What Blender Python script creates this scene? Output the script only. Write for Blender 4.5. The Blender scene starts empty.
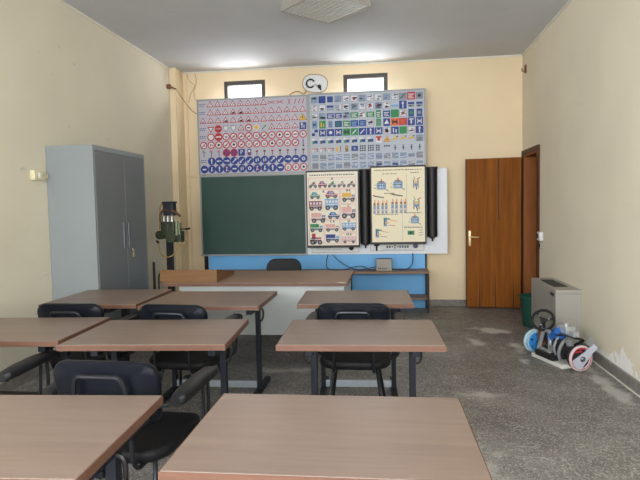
import bpy, math, random
from mathutils import Vector, Matrix
C = bpy.context.scene
COL = C.collection
random.seed(7)
pi = math.pi

# ------------------------------------------------------------------ camera, sky, light, exposure
def make_camera():
    yaw, pit, rol = math.radians(7.37), math.radians(-3.457), math.radians(-1.132)
    f = Vector((-math.sin(yaw)*math.cos(pit), math.cos(yaw)*math.cos(pit), math.sin(pit)))
    r = Vector((math.cos(yaw), math.sin(yaw), 0)); u = r.cross(f)
    r2 = r*math.cos(rol) + u*math.sin(rol); u2 = -r*math.sin(rol) + u*math.cos(rol)
    cd = bpy.data.cameras.new('camera'); cam = bpy.data.objects.new('camera', cd); COL.objects.link(cam)
    m = Matrix((r2, u2, -f)).transposed().to_4x4(); m.translation = Vector((0, 0, 1.42))
    cam.matrix_world = m
    cd.sensor_fit = 'HORIZONTAL'; cd.sensor_width = 36.0; cd.lens = 543.0/640*36; cd.clip_start = 0.05
    C.camera = cam
make_camera()

w = bpy.data.worlds.new('overcast_sky'); C.world = w; w.use_nodes = True
bg = w.node_tree.nodes['Background']; bg.inputs[0].default_value = (0.86, 0.93, 1.0, 1); bg.inputs[1].default_value = 2.6

def area(name, loc, rot, sx, sy, power, col):
    l = bpy.data.lights.new(name, 'AREA'); l.shape = 'RECTANGLE'; l.size = sx; l.size_y = sy; l.energy = power; l.color = col
    o = bpy.data.objects.new(name, l); COL.objects.link(o); o.location = loc; o.rotation_euler = rot
    return o
# daylight through the big windows behind the viewer
area('daylight_rear_left', (-1.75, -2.55, 1.9), (math.radians(80), 0, 0), 1.8, 1.9, 165, (0.97, 0.98, 1.0))
area('daylight_rear_right', (0.65, -2.55, 1.9), (math.radians(80), 0, 0), 1.8, 1.9, 165, (0.97, 0.98, 1.0))
# added fill from an unseen left side window, brightens right wall and floor
area('added_side_fill', (-3.42, -0.75, 1.9), (math.radians(78), 0, -pi/2), 1.9, 1.9, 190, (0.97, 0.98, 1.0))
# daylight through the two small high windows of the front wall
area('daylight_front_left', (-2.056, 7.86, 2.99), (math.radians(-66), 0, 0), 0.5, 0.44, 14, (0.98, 0.98, 1.0))
area('daylight_front_right', (-0.318, 7.86, 2.99), (math.radians(-66), 0, 0), 0.5, 0.44, 14, (0.98, 0.98, 1.0))

vs = C.view_settings; vs.view_transform = 'Standard'; vs.look = 'None'; vs.gamma = 1.0; vs.use_curve_mapping = False; vs.exposure = 0.40

# ------------------------------------------------------------------ materials
def lin(c): return tuple(((v/255)/12.92 if v/255 <= 0.04045 else ((v/255+0.055)/1.055)**2.4) for v in c)
MATS = {}
def mat(name, rgb, rough=0.6, metal=0.0, vary=0.06, scale=30.0, bump=0.0, stretch=None, spec=0.5):
    """procedural surface: sRGB colour 0-255 with a noise variation"""
    m = bpy.data.materials.new(name); m.use_nodes = True; n = m.node_tree.nodes; L = m.node_tree.links
    b = n['Principled BSDF']; b.inputs['Roughness'].default_value = rough; b.inputs['Metallic'].default_value = metal
    b.inputs['Specular IOR Level'].default_value = spec
    c = lin(rgb)
    tc = n.new('ShaderNodeTexCoord'); mp = n.new('ShaderNodeMapping'); L.new(tc.outputs['Object'], mp.inputs[0])
    if stretch: mp.inputs['Scale'].default_value = stretch
    ns = n.new('ShaderNodeTexNoise'); ns.inputs['Scale'].default_value = scale; ns.inputs['Detail'].default_value = 4; L.new(mp.outputs[0], ns.inputs[0])
    rp = n.new('ShaderNodeValToRGB'); L.new(ns.outputs[0], rp.inputs[0])
    rp.color_ramp.elements[0].position = 0.3; rp.color_ramp.elements[1].position = 0.7
    rp.color_ramp.elements[0].color = (*[v*(1-vary) for v in c], 1); rp.color_ramp.elements[1].color = (*[min(1, v*(1+vary)) for v in c], 1)
    L.new(rp.outputs[0], b.inputs['Base Color'])
    if bump:
        bp = n.new('ShaderNodeBump'); bp.inputs['Strength'].default_value = bump; bp.inputs['Distance'].default_value = 0.01
        L.new(ns.outputs[0], bp.inputs['Height']); L.new(bp.outputs[0], b.inputs['Normal'])
    MATS[name] = m; return m

def plaster(name, rgb, flake=False, damp=False):
    m = mat(name, rgb, 0.85, vary=0.035, scale=1.6, spec=0.2); n = m.node_tree.nodes; L = m.node_tree.links
    b = n['Principled BSDF']; rp = [x for x in n if x.type == 'VALTORGB'][0]; tc = [x for x in n if x.type == 'TEX_COORD'][0]
    fine = n.new('ShaderNodeTexNoise'); fine.inputs['Scale'].default_value = 90; L.new(tc.outputs['Object'], fine.inputs[0])
    bp = n.new('ShaderNodeBump'); bp.inputs['Strength'].default_value = 0.12; bp.inputs['Distance'].default_value = 0.004
    L.new(fine.outputs[0], bp.inputs['Height']); L.new(bp.outputs[0], b.inputs['Normal'])
    src = rp.outputs[0]
    # scuffs: short darker scratches
    mp = n.new('ShaderNodeMapping'); mp.inputs['Scale'].default_value = (1, 3.2, 9); L.new(tc.outputs['Object'], mp.inputs[0])
    sn = n.new('ShaderNodeTexNoise'); sn.inputs['Scale'].default_value = 1.5; sn.inputs['Detail'].default_value = 6; L.new(mp.outputs[0], sn.inputs[0])
    sr = n.new('ShaderNodeValToRGB'); sr.color_ramp.elements[0].position = 0.70; sr.color_ramp.elements[1].position = 0.78; L.new(sn.outputs[0], sr.inputs[0])
    mx = n.new('ShaderNodeMixRGB'); mx.inputs[2].default_value = (*[v*0.8 for v in lin(rgb)], 1)
    L.new(sr.outputs[0], mx.inputs[0]); L.new(src, mx.inputs[1]); src = mx.outputs[0]
    if flake:   # bare white plaster where paint flaked off above the skirting
        sp = n.new('ShaderNodeSeparateXYZ'); L.new(tc.outputs['Object'], sp.inputs[0])
        fn = n.new('ShaderNodeTexNoise'); fn.inputs['Scale'].default_value = 7; fn.inputs['Detail'].default_value = 5; L.new(tc.outputs['Object'], fn.inputs[0])
        def mth(op, a, bb):
            k = n.new('ShaderNodeMath'); k.operation = op
            for i, v in enumerate((a, bb)):
                if isinstance(v, (int, float)): k.inputs[i].default_value = v
                else: L.new(v, k.inputs[i])
            return k.outputs[0]
        h = mth('ADD', mth('MULTIPLY', fn.outputs[0], 0.56), -0.115)
        low = mth('LESS_THAN', sp.outputs[2], h)
        yr = mth('MULTIPLY', mth('GREATER_THAN', sp.outputs[1], 3.3), mth('LESS_THAN', sp.outputs[1], 5.25))
        mk = mth('MULTIPLY', low, yr)
        m2 = n.new('ShaderNodeMixRGB'); m2.inputs[2].default_value = (*lin((244, 243, 240)), 1)
        L.new(mk, m2.inputs[0]); L.new(src, m2.inputs[1]); src = m2.outputs[0]
    L.new(src, b.inputs['Base Color']); return m

WALL = plaster('cream_plaster', (224, 217, 197))
WALLR = plaster('cream_plaster_flaking', (228, 220, 199), flake=True)
WALLB = plaster('warm_cream_plaster', (241, 222, 188))
CEIL = plaster('white_ceiling', (204, 207, 211))
MOULD = mat('cornice_white', (226, 222, 208), 0.7)

def floor_mat():
    m = bpy.data.materials.new('terrazzo_floor'); m.use_nodes = True; n = m.node_tree.nodes; L = m.node_tree.links
    b = n['Principled BSDF']; tc = n.new('ShaderNodeTexCoord'); O = tc.outputs['Object']
    def noise(s, d=4, mpv=None, loc=None):
        src = O
        if mpv or loc:
            mp = n.new('ShaderNodeMapping'); L.new(O, mp.inputs[0])
            if mpv: mp.inputs['Scale'].default_value = mpv
            if loc: mp.inputs['Location'].default_value = loc
            src = mp.outputs[0]
        k = n.new('ShaderNodeTexNoise'); k.inputs['Scale'].default_value = s; k.inputs['Detail'].default_value = d; L.new(src, k.inputs[0]); return k.outputs[0]
    def ramp(x, p0, p1, c0=(0, 0, 0), c1=(1, 1, 1)):
        k = n.new('ShaderNodeValToRGB'); k.color_ramp.elements[0].position = p0; k.color_ramp.elements[1].position = p1
        k.color_ramp.elements[0].color = (*c0, 1); k.color_ramp.elements[1].color = (*c1, 1); L.new(x, k.inputs[0]); return k.outputs[0]
    def mix(f, a, bb, t='MIX'):
        k = n.new('ShaderNodeMixRGB'); k.blend_type = t
        for i, v in enumerate((f, a, bb)):
            if isinstance(v, (int, float)): k.inputs[i].default_value = v
            elif isinstance(v, tuple): k.inputs[i].default_value = (*v, 1)
            else: L.new(v, k.inputs[i])
        return k.outputs[0]
    def math_(op, a, bb):
        k = n.new('ShaderNodeMath'); k.operation = op
        for i, v in enumerate((a, bb)):
            if isinstance(v, (int, float)): k.inputs[i].default_value = v
            else: L.new(v, k.inputs[i])
        return k.outputs[0]
    base = ramp(noise(2.2, 5), 0.3, 0.72, lin((98, 94, 90)), lin((128, 124, 120)))
    grain = noise(46, 5)
    base = mix(0.75, base, ramp(grain, 0.30, 0.70, (0.62,)*3, (1.32,)*3), 'MULTIPLY')
    c = base
    for sc, p0, p1, ca, da in ((74, 0.60, 0.66, 0.62, 0.55), (118, 0.55, 0.60, 0.55, 0.5)):
        vo = n.new('ShaderNodeTexVoronoi'); vo.inputs['Scale'].default_value = sc; L.new(O, vo.inputs[0])
        sp = n.new('ShaderNodeSeparateColor'); L.new(vo.outputs['Color'], sp.inputs[0])
        chip = math_('MULTIPLY', ramp(sp.outputs[0], p0, p1), ramp(vo.outputs['Distance'], 0.28, 0.52, (1, 1, 1), (0, 0, 0)))
        dark = math_('MULTIPLY', ramp(sp.outputs[1], p0, p1), ramp(vo.outputs['Distance'], 0.34, 0.52, (1, 1, 1), (0, 0, 0)))
        c = mix(math_('MULTIPLY', dark, da), c, lin((66, 63, 60)))
        c = mix(math_('MULTIPLY', chip, ca), c, lin((198, 196, 192)))
    # worn lighter zones and thin chalky scratches
    zone = ramp(noise(1.3, 6, None, (5, 2, 0)), 0.50, 0.68)
    c = mix(math_('MULTIPLY', zone, 0.22), c, lin((178, 176, 172)))
    for loc, sc_, p in (((0, 0, 0), (1.0, 2.6, 1), .30), ((4, 7, 0), (2.4, 1.0, 1), .26)):
        q = noise(2.6, 9, sc_, loc)
        band = math_('ABSOLUTE', math_('SUBTRACT', q, 0.57), 0)
        gate = ramp(noise(1.9, 4, None, (loc[0]+9, 3, 0)), 0.52, 0.62)
        c = mix(math_('MULTIPLY', math_('MULTIPLY', ramp(band, 0.003, 0.010, (1, 1, 1), (0, 0, 0)), gate), p*1.5), c, lin((214, 212, 208)))
    # dusty worn patches with a place of their own
    sx = n.new('ShaderNodeSeparateXYZ'); L.new(O, sx.inputs[0])
    rag = noise(5.5, 7, None, (3, 1, 0))
    for (px, py, rx, ry, a) in ((1.10, 6.20, 0.34, 0.20, 0.9), (0.86, 5.72, 0.10, 0.30, 0.8), (1.24, 5.52, 0.13, 0.28, 0.75), (1.18, 4.98, 0.08, 0.16, 0.7), (1.66, 4.40, 0.10, 0.8, 0.6), (0.50, 2.6, 0.2, 0.7, 0.45), (0.66, 4.08, 0.3, 0.10, 0.5), (-0.9, 4.6, 0.35, 0.10, 0.5)):
        dx = math_('DIVIDE', math_('SUBTRACT', sx.outputs[0], px), rx); dy = math_('DIVIDE', math_('SUBTRACT', sx.outputs[1], py), ry)
        d = math_('SQRT', math_('ADD', math_('MULTIPLY', dx, dx), math_('MULTIPLY', dy, dy)), 0)
        s_ = math_('SUBTRACT', math_('ADD', math_('MULTIPLY', rag, 1.7), 0.02), math_('MULTIPLY', d, 0.62))
        c = mix(math_('MULTIPLY', ramp(s_, 0.40, 0.72), a), c, lin((204, 201, 196)))
    L.new(c, b.inputs['Base Color'])
    L.new(ramp(noise(9), 0.3, 0.7, (0.42,)*3, (0.62,)*3), b.inputs['Roughness'])
    bp = n.new('ShaderNodeBump'); bp.inputs['Strength'].default_value = 0.08; bp.inputs['Distance'].default_value = 0.003; L.new(noise(60), bp.inputs['Height']); L.new(bp.outputs[0], b.inputs['Normal'])
    return m
FLOOR = floor_mat()

def wood(name, c0, c1, axis, scale=6.0, rough=0.5, spec=0.4):
    """grain running along axis (0,1,2) in object space"""
    m = bpy.data.materials.new(name); m.use_nodes = True; n = m.node_tree.nodes; L = m.node_tree.links
    b = n['Principled BSDF']; b.inputs['Roughness'].default_value = rough; b.inputs['Specular IOR Level'].default_value = spec
    tc = n.new('ShaderNodeTexCoord'); mp = n.new('ShaderNodeMapping'); L.new(tc.outputs['Object'], mp.inputs[0])
    s = [9.0, 9.0, 9.0]; s[axis] = 0.55; mp.inputs['Scale'].default_value = s
    n1 = n.new('ShaderNodeTexNoise'); n1.inputs['Scale'].default_value = scale; n1.inputs['Detail'].default_value = 8; n1.inputs['Roughness'].default_value = 0.65; n1.inputs['Distortion'].default_value = 0.3
    L.new(mp.outputs[0], n1.inputs[0])
    rp = n.new('ShaderNodeValToRGB'); rp.color_ramp.elements[0].position = 0.28; rp.color_ramp.elements[1].position = 0.74
    rp.color_ramp.elements[0].color = (*lin(c0), 1); rp.color_ramp.elements[1].color = (*lin(c1), 1); L.new(n1.outputs[0], rp.inputs[0])
    L.new(rp.outputs[0], b.inputs['Base Color']); return m

LAM = wood('desk_laminate', (116, 99, 89), (135, 116, 104), 0, 3.0, 0.38, 0.6)
LAME = wood('desk_edge_band', (94, 64, 50), (111, 80, 65), 0, 5.0, 0.5)
TEACH = wood('teacher_desk_laminate', (142, 117, 98), (164, 137, 116), 0, 3.0, 0.45)
BOXW = wood('lectern_wood', (98, 66, 34), (132, 94, 54), 0, 3.0, 0.5)
DOORW = wood('door_veneer', (110, 60, 14), (160, 96, 32), 2, 1.6, 0.6, 0.12)
DOORD = wood('door_frame_wood', (74, 44, 26), (84, 54, 34), 2, 2.5, 0.5, .2)
LINING = wood('door_lining_wood', (146, 88, 50), (168, 106, 60), 2, 2.0, 0.6, .15)
SHELFW = wood('bench_wood', (128, 98, 74), (152, 120, 94), 0, 3.0, 0.5)
STEEL = mat('blue_black_steel', (22, 27, 36), 0.5, 0.0, 0.05, spec=.25)
DARK = mat('black_steel', (26, 24, 24), 0.45, 0.2, 0.05)
LIGHTBAR = mat('grey_painted_bar', (148, 157, 166), 0.4, 0.2, 0.05)
TUBE = mat('chair_tube', (40, 42, 48), 0.28, 0.6, 0.05)
VINYL = mat('navy_black_vinyl', (11, 15, 24), 0.36, 0, 0.12, 60, 0.05, spec=.22)
SEATV = mat('worn_black_vinyl', (20, 21, 24), 0.5, 0, 0.12, 40, 0.05, spec=.2)
PADM = mat('black_arm_pad', (28, 29, 32), 0.42, 0, 0.12, 50, spec=.25)
DUSTPAD = mat('dusty_arm_pad', (62, 58, 54), 0.6, 0, 0.15, 50)
RUB = mat('black_rubber', (20, 20, 20), 0.8)
CABS = mat('cabinet_lit_grey', (138, 146, 149), 0.45, 0, 0.02, 4)
CABD = mat('cabinet_shaded_grey', (112, 117, 120), 0.45, 0, 0.02, 4)  # same grey as the body, darkened in colour for the doors' shade
CHROME = mat('satin_chrome', (176, 178, 180), 0.25, 0.9, 0.03)
BRASS = mat('brass', (206, 186, 140), 0.35, 0.5, 0.05)
CREAMPL = mat('cream_plastic', (222, 214, 178), 0.5)
WHITEPL = mat('white_plastic', (228, 230, 230), 0.45)
GREENBD = mat('green_chalkboard', (40, 72, 66), 0.55, 0, 0.10, 3, 0.0)
ALU = mat('aluminium_frame', (158, 160, 164), 0.45, 0.2, 0.03)
WHITEBD = mat('whiteboard_enamel', (232, 236, 244), 0.4, 0, 0.02)
BLUEP = mat('sky_blue_panel', (110, 184, 242), 0.5, 0, 0.05, 3)
HEAT = mat('heater_grey_enamel', (158, 154, 146), 0.5, 0, 0.02, 5)
GREENB = mat('dark_green_plastic', (20, 70, 58), 0.5)
MARBLE = mat('grey_marble_skirting', (128, 124, 118), 0.4, 0, 0.25, 14)
WINF = mat('window_frame_dark', (70, 64, 58), 0.5)
CABLE = mat('black_cable', (22, 24, 30), 0.5)
CABLEW = mat('cream_cable', (206, 190, 160), 0.6)
LAMPH = mat('lamp_housing_grey', (168, 164, 156), 0.5)
LAMPW = mat('lamp_white_enamel', (214, 214, 210), 0.5)
def glass():
    m = bpy.data.materials.new('window_glass'); m.use_nodes = True; n = m.node_tree.nodes; L = m.node_tree.links
    n.remove(n['Principled BSDF']); t = n.new('ShaderNodeBsdfTransparent'); g = n.new('ShaderNodeBsdfGlossy'); g.inputs['Roughness'].default_value = 0.02
    x = n.new('ShaderNodeMixShader'); x.inputs[0].default_value = 0.06
    L.new(t.outputs[0], x.inputs[1]); L.new(g.outputs[0], x.inputs[2]); L.new(x.outputs[0], n['Material Output'].inputs[0]); return m
GLASS = glass()

# ------------------------------------------------------------------ mesh builder
class MB:
    def __init__(s): s.v = []; s.f = []; s.m = []
    def add(s, vs_, fs, mi=0):
        o = len(s.v); s.v += [tuple(v) for v in vs_]; s.f += [tuple(i+o for i in f) for f in fs]; s.m += [mi]*len(fs); return s
    def box(s, x0, x1, y0, y1, z0, z1, mi=0, M=None, mis=None):
        vs_ = [Vector((x, y, z)) for z in (z0, z1) for y in (y0, y1) for x in (x0, x1)]
        if M: vs_ = [M @ v for v in vs_]
        fs = [(0, 2, 3, 1), (4, 5, 7, 6), (0, 1, 5, 4), (2, 6, 7, 3), (0, 4, 6, 2), (1, 3, 7, 5)]   # bottom top front back left right
        o = len(s.v); s.v += [tuple(v) for v in vs_]; s.f += [tuple(i+o for i in f) for f in fs]; s.m += (mis or [mi]*6); return s
    def bbox(s, x0, x1, y0, y1, z0, z1, r=0.01, mi=0, M=None):
        """box with chamfered edges"""
        r = min(r, (x1-x0)*.49, (y1-y0)*.49, (z1-z0)*.49)
        import bmesh
        bm = bmesh.new(); bmesh.ops.create_cube(bm, size=1)
        for v in bm.verts: v.co = Vector(((x0+x1)/2+v.co.x*(x1-x0), (y0+y1)/2+v.co.y*(y1-y0), (z0+z1)/2+v.co.z*(z1-z0)))
        bmesh.ops.bevel(bm, geom=list(bm.edges), offset=r, segments=2, profile=0.6, affect='EDGES')
        bm.verts.index_update(); vs_ = [(M @ v.co if M else v.co.copy()) for v in bm.verts]; fs = [[v.index for v in f.verts] for f in bm.faces]; bm.free()
        return s.add(vs_, fs, mi)
    def tube(s, pts, r, n=8, mi=0, closed=False, cap=True):
        pts = [Vector(p) for p in pts]; N = len(pts); rings = []; prev = None
        for i, p in enumerate(pts):
            if closed: t = pts[(i+1) % N]-pts[i-1]
            else: t = pts[min(i+1, N-1)]-pts[max(i-1, 0)]
            t.normalize()
            if prev is None:
                a = Vector((0, 0, 1)) if abs(t.z) < .9 else Vector((1, 0, 0)); u = t.cross(a).normalized()
            else:
                u = (prev - t*prev.dot(t)); u = u.normalized() if u.length > 1e-6 else t.orthogonal().normalized()
            prev = u; w_ = t.cross(u); rr = r[i] if isinstance(r, (list, tuple)) else r
            rings.append([p+(u*math.cos(2*pi*k/n)+w_*math.sin(2*pi*k/n))*rr for k in range(n)])
        vs_ = [v for R_ in rings for v in R_]; fs = []
        for i in range(N if closed else N-1):
            j = (i+1) % N
            for k in range(n): fs.append((i*n+k, i*n+(k+1) % n, j*n+(k+1) % n, j*n+k))
        if cap and not closed: fs += [tuple(range(n-1, -1, -1)), tuple((N-1)*n+k for k in range(n))]
        return s.add(vs_, fs, mi)
    def cyl(s, a, b, r, n=20, mi=0, r2=None): return s.tube([a, b], [r, r if r2 is None else r2], n, mi)
    def torus(s, c, axis, R, r, n=32, m=8, mi=0, a0=0, a1=2*pi):
        axis = Vector(axis).normalized(); u = axis.orthogonal().normalized(); w_ = axis.cross(u); c = Vector(c); full = abs(a1-a0-2*pi) < 1e-6
        K = n if full else n+1
        return s.tube([c+(u*math.cos(a0+(a1-a0)*k/n)+w_*math.sin(a0+(a1-a0)*k/n))*R for k in range(K)], r, m, mi, closed=full)
    def prism(s, poly, y0, y1, mi=0, M=None):
        """polygon in x,z (counter-clockwise) extruded along y"""
        n = len(poly); vs_ = [Vector((x, y0, z)) for x, z in poly]+[Vector((x, y1, z)) for x, z in poly]
        if M: vs_ = [M @ v for v in vs_]
        fs = [tuple(range(n)), tuple(range(2*n-1, n-1, -1))]+[(i+n, (i+1) % n+n, (i+1) % n, i) for i in range(n)]
        return s.add(vs_, fs, mi)
    def build(s, name, mats, parent=None, smooth=False, loc=None):
        me = bpy.data.meshes.new(name); me.from_pydata(s.v, [], s.f)
        if not isinstance(mats, (list, tuple)): mats = [mats]
        for m in mats: me.materials.append(m)
        for p, mi in zip(me.polygons, s.m): p.material_index = mi; p.use_smooth = smooth
        me.validate(); me.update()
        o = bpy.data.objects.new(name, me); COL.objects.link(o)
        if parent: o.parent = parent
        if loc: o.location = loc
        if smooth:
            try:
                md = o.modifiers.new('edge_split', 'EDGE_SPLIT'); md.split_angle = math.radians(40)
            except Exception: pass
        return o
def smooth_path(pts, k=6):
    P_ = [Vector(p) for p in pts]; out = []
    for i in range(len(P_)-1):
        p0 = P_[max(i-1, 0)]; p1 = P_[i]; p2 = P_[i+1]; p3 = P_[min(i+2, len(P_)-1)]
        for j in range(k):
            t = j/k; out.append(0.5*((2*p1)+(p2-p0)*t+(2*p0-5*p1+4*p2-p3)*t*t+(3*p1-p0-3*p2+p3)*t**3))
    out.append(P_[-1]); return out
def tag(o, label, cat, group=None, kind=None):
    o['label'] = label; o['category'] = cat
    if group: o['group'] = group
    if kind: o['kind'] = kind
    return o
def thing(name, label, cat, loc=(0, 0, 0), rz=0, group=None):
    o = bpy.data.objects.new(name, None); COL.objects.link(o); o.location = loc; o.rotation_euler = (0, 0, rz); o.empty_display_size = .1
    return tag(o, label, cat, group)
def struct(o, label=None, cat=None):
    o['kind'] = 'structure'
    if label: o['label'] = label
    if cat: o['category'] = cat
    return o
def copy_tree(o, parent=None):
    c = o.copy(); COL.objects.link(c)
    if parent: c.parent = parent
    for ch in list(o.children): copy_tree(ch, c)
    return c

# ------------------------------------------------------------------ the room
XL, XR, YF, YR, ZC = -3.06, 1.80, 7.75, -2.2, 3.42
T = 0.30
def wall_grid(name, us, zs, holes, mk, m):
    b = MB()
    for i in range(len(us)-1):
        for j in range(len(zs)-1):
            uc, zc = (us[i]+us[i+1])/2, (zs[j]+zs[j+1])/2
            if any(h[0] < uc < h[1] and h[2] < zc < h[3] for h in holes): continue
            b.box(*mk(us[i], us[i+1]), zs[j], zs[j+1])
    return b.build(name, m)
struct(MB().box(XL-T, 3.3, YR-T, YF+T, -0.12, 0).build('floor', FLOOR), 'worn grey speckled terrazzo floor', 'floor')
struct(MB().box(XL-T, 3.3, YR-T, YF+T, ZC, ZC+.15).build('ceiling', CEIL), 'plain off-white ceiling', 'ceiling')
W1 = (-2.36, -1.752, 2.72, 3.262); W2 = (-0.627, -0.008, 2.72, 3.272)
struct(wall_grid('wall_back', [XL-T, W1[0], W1[1], W2[0], W2[1], XR+T], [0, 2.72, 3.262, 3.272, ZC], [W1, W2], lambda a, b: (a, b, YF, YF+T), WALLB), 'warm cream front wall with two small high windows', 'wall')
R3 = (-1.7, 0.2, 0.95, 2.85)  # opening for the added side window, out of view
struct(wall_grid('wall_left', [YR-T, R3[0], R3[1], YF], [0, .95, 2.85, ZC], [R3], lambda a, b: (XL-T, XL, a, b), WALL), 'cream left wall behind the grey cabinet', 'wall')
D0, D1, DH = 6.93, 7.64, 2.06
struct(wall_grid('wall_right', [YR-T, D0, D1, YF], [0, DH, ZC], [(D0, D1, 0, DH)], lambda a, b: (XR, XR+T, a, b), WALLR), 'cream right wall with flaking paint above the skirting', 'wall')
R1 = (-2.65, -0.85, 0.95, 2.85); R2 = (-0.25, 1.55, 0.95, 2.85)
struct(wall_grid('wall_rear', [XL, R1[0], R1[1], R2[0], R2[1], XR], [0, .95, 2.85, ZC], [R1, R2], lambda a, b: (a, b, YR-T, YR), WALL), 'cream rear wall with two large windows', 'wall')
struct(MB().box(XL, XL+.085, 7.45, YF, 0, ZC).build('wall_pilaster', WALLB), 'narrow plastered pier in the left front corner', 'wall')
# hallway beyond the door
struct(MB().box(3.1, 3.3, 5.6, YF+T, 0, ZC).build('wall_hallway', WALL), 'hallway wall beyond the door', 'wall')
struct(MB().box(XR+T, 3.3, 5.4, 5.6, 0, ZC).build('wall_hallway_end', WALL), 'end wall of the hallway', 'wall')
struct(MB().box(XR+T, 3.3, YF, YF+T, 0, ZC).build('wall_hallway_front', WALL), 'front wall of the hallway', 'wall')
# cornice lines
struct(MB().box(XL, XR, YF-.012, YF, ZC-.022, ZC).build('trim_1', MOULD), 'thin pale line where front wall meets ceiling', 'trim')
struct(MB().box(XL, XL+.012, YR, YF-.012, ZC-.022, ZC).build('trim_2', MOULD), 'thin pale line where left wall meets ceiling', 'trim')
struct(MB().box(XR-.012, XR, YR, YF-.012, ZC-.022, ZC).build('trim_3', MOULD), 'thin pale line where right wall meets ceiling', 'trim')
struct(MB().box(XR-.02, XR, YR, D0-.09, 0.012, .10).box(XR-.026, XR, YR, 5.36, 0, .012, 1).build('baseboard_right', [MARBLE, MOULD]), 'grey marble skirting along the right wall', 'baseboard')
struct(MB().box(XL+.085, XR, YF-.02, YF, 0, .085).build('baseboard_back', MARBLE), 'grey marble skirting along the front wall', 'baseboard')
struct(MB().box(XL, XL+.02, YR, 7.45, 0, .085).build('baseboard_left', MARBLE), 'grey marble skirting along the left wall', 'baseboard')

def window(name, x0, x1, z0, z1, y, label, fw=0.045, mull=False, side=None):
    o = bpy.data.objects.new(name, None); COL.objects.link(o); o.location = ((x0+x1)/2, y, z0)
    if side is not None: o.location = (side, (x0+x1)/2, z0); o.rotation_euler = (0, 0, pi/2)
    struct(o, label, 'window')
    hw, h = (x1-x0)/2, z1-z0
    b = MB(); b.box(-hw, -hw+fw, -.03, .03, 0, h).box(hw-fw, hw, -.03, .03, 0, h).box(-hw+fw, hw-fw, -.03, .03, 0, fw).box(-hw+fw, hw-fw, -.03, .03, h-fw, h)
    if mull: b.box(-.03, .03, -.03, .03, fw, h-fw)
    b.build('window_frame', WINF, o)
    MB().box(-hw+fw, hw-fw, -.004, .004, fw, h-fw).build('window_pane', GLASS, o)
window('window_1', *W1, YF+.035, 'small high window with dark frame above the red sign board', 0.055)
window('window_2', *W2, YF+.035, 'small high window with dark frame above the blue and green sign board', 0.055)
window('window_3', *R1, YR-.12, 'large rear window on the left', .06, True)
window('window_4', *R2, YR-.12, 'large rear window on the right', .06, True)

window('window_added', *R3, 0, 'large unseen side window added in the left wall for extra light', .06, True, XL-.15)

# door in the right wall, its leaf swung open flat towards the front wall
d = bpy.data.objects.new('door_1', None); COL.objects.link(d); d.location = (XR, 0, 0); struct(d, 'brown veneered door standing wide open beside the front corner', 'door')
b = MB(); cw = .062
b.box(-.022, 0, D0-cw, D0, 0, DH+cw).box(-.022, 0, D1, D1+cw, 0, DH+cw).box(-.022, 0, D0, D1, DH, DH+cw)
b.build('door_frame', DOORD, d)
b = MB(); b.box(-.01, T, D0, D0+.022, 0, DH-.022).box(-.01, T, D1-.022, D1, 0, DH-.022).box(-.01, T, D0, D1, DH-.022, DH)
b.build('door_lining', LINING, d)
ang = math.radians(6.0)     # leaf hangs from the far jamb
M = Matrix.Translation((-.06, 7.545, 0)) @ Matrix.Rotation(pi-ang, 4, 'Z')
lw = .715
b = MB().bbox(0, lw, -.02, .02, .012, 2.03, .004, 0, M)
leaf = b.build('door_leaf', [DOORW, DOORD], d)
# splits and stains in the veneer, edge band on the free side
b = MB(); b.box(lw-.012, lw+.002, -.021, .021, .012, 2.03, 0, M)
for (x, z0, z1) in ((.29, 1.20, 2.02),): b.box(x-.009, x+.009, .0195, .0212, z0, z1, 0, M)
for (x, z1) in ((.10, .42), (.33, .47), (.535, .42)): b.prism([(x-.010, .012), (x+.010, .012), (x+.002, z1), (x-.002, z1)], .0195, .0212, 0, M)
b.build('veneer_crack', DOORD, leaf)
b = MB(); hx = lw-.052
b.bbox(hx-.016, hx+.016, .02, .028, .85, 1.06, .004, 0, M)
b.tube([M @ Vector(p) for p in ((hx, .026, .975), (hx, .065, .975), (hx-.03, .072, .975), (hx-.12, .072, .972))], .009, 8)
b.build('door_handle', BRASS, leaf, True)

# ------------------------------------------------------------------ ceiling lamp
lamp = thing('ceiling_lamp', 'square white ceiling lamp with ribbed diffuser, switched off', 'lamp', (-.595, 5.35, ZC), math.radians(46))
s_ = .31; b = MB()
b.box(-s_, s_, -s_, -s_+.012, -.088, 0).box(-s_, s_, s_-.012, s_, -.088, 0).box(-s_, -s_+.012, -s_+.012, s_-.012, -.088, 0).box(s_-.012, s_, -s_+.012, s_-.012, -.088, 0).box(-s_+.012, s_-.012, -s_+.012, s_-.012, -.03, 0)
b.build('lamp_housing', LAMPH, lamp)
b = MB()
for i in range(13):
    x = -s_+.04+i*(2*s_-.08)/12; b.box(x-.012, x+.012, -s_+.012, s_-.012, -.086, -.074)
b.box(-s_+.012, s_-.012, -s_+.012, s_-.012, -.072, -.066)
b.build('diffuser', LAMPW, lamp)

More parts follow.
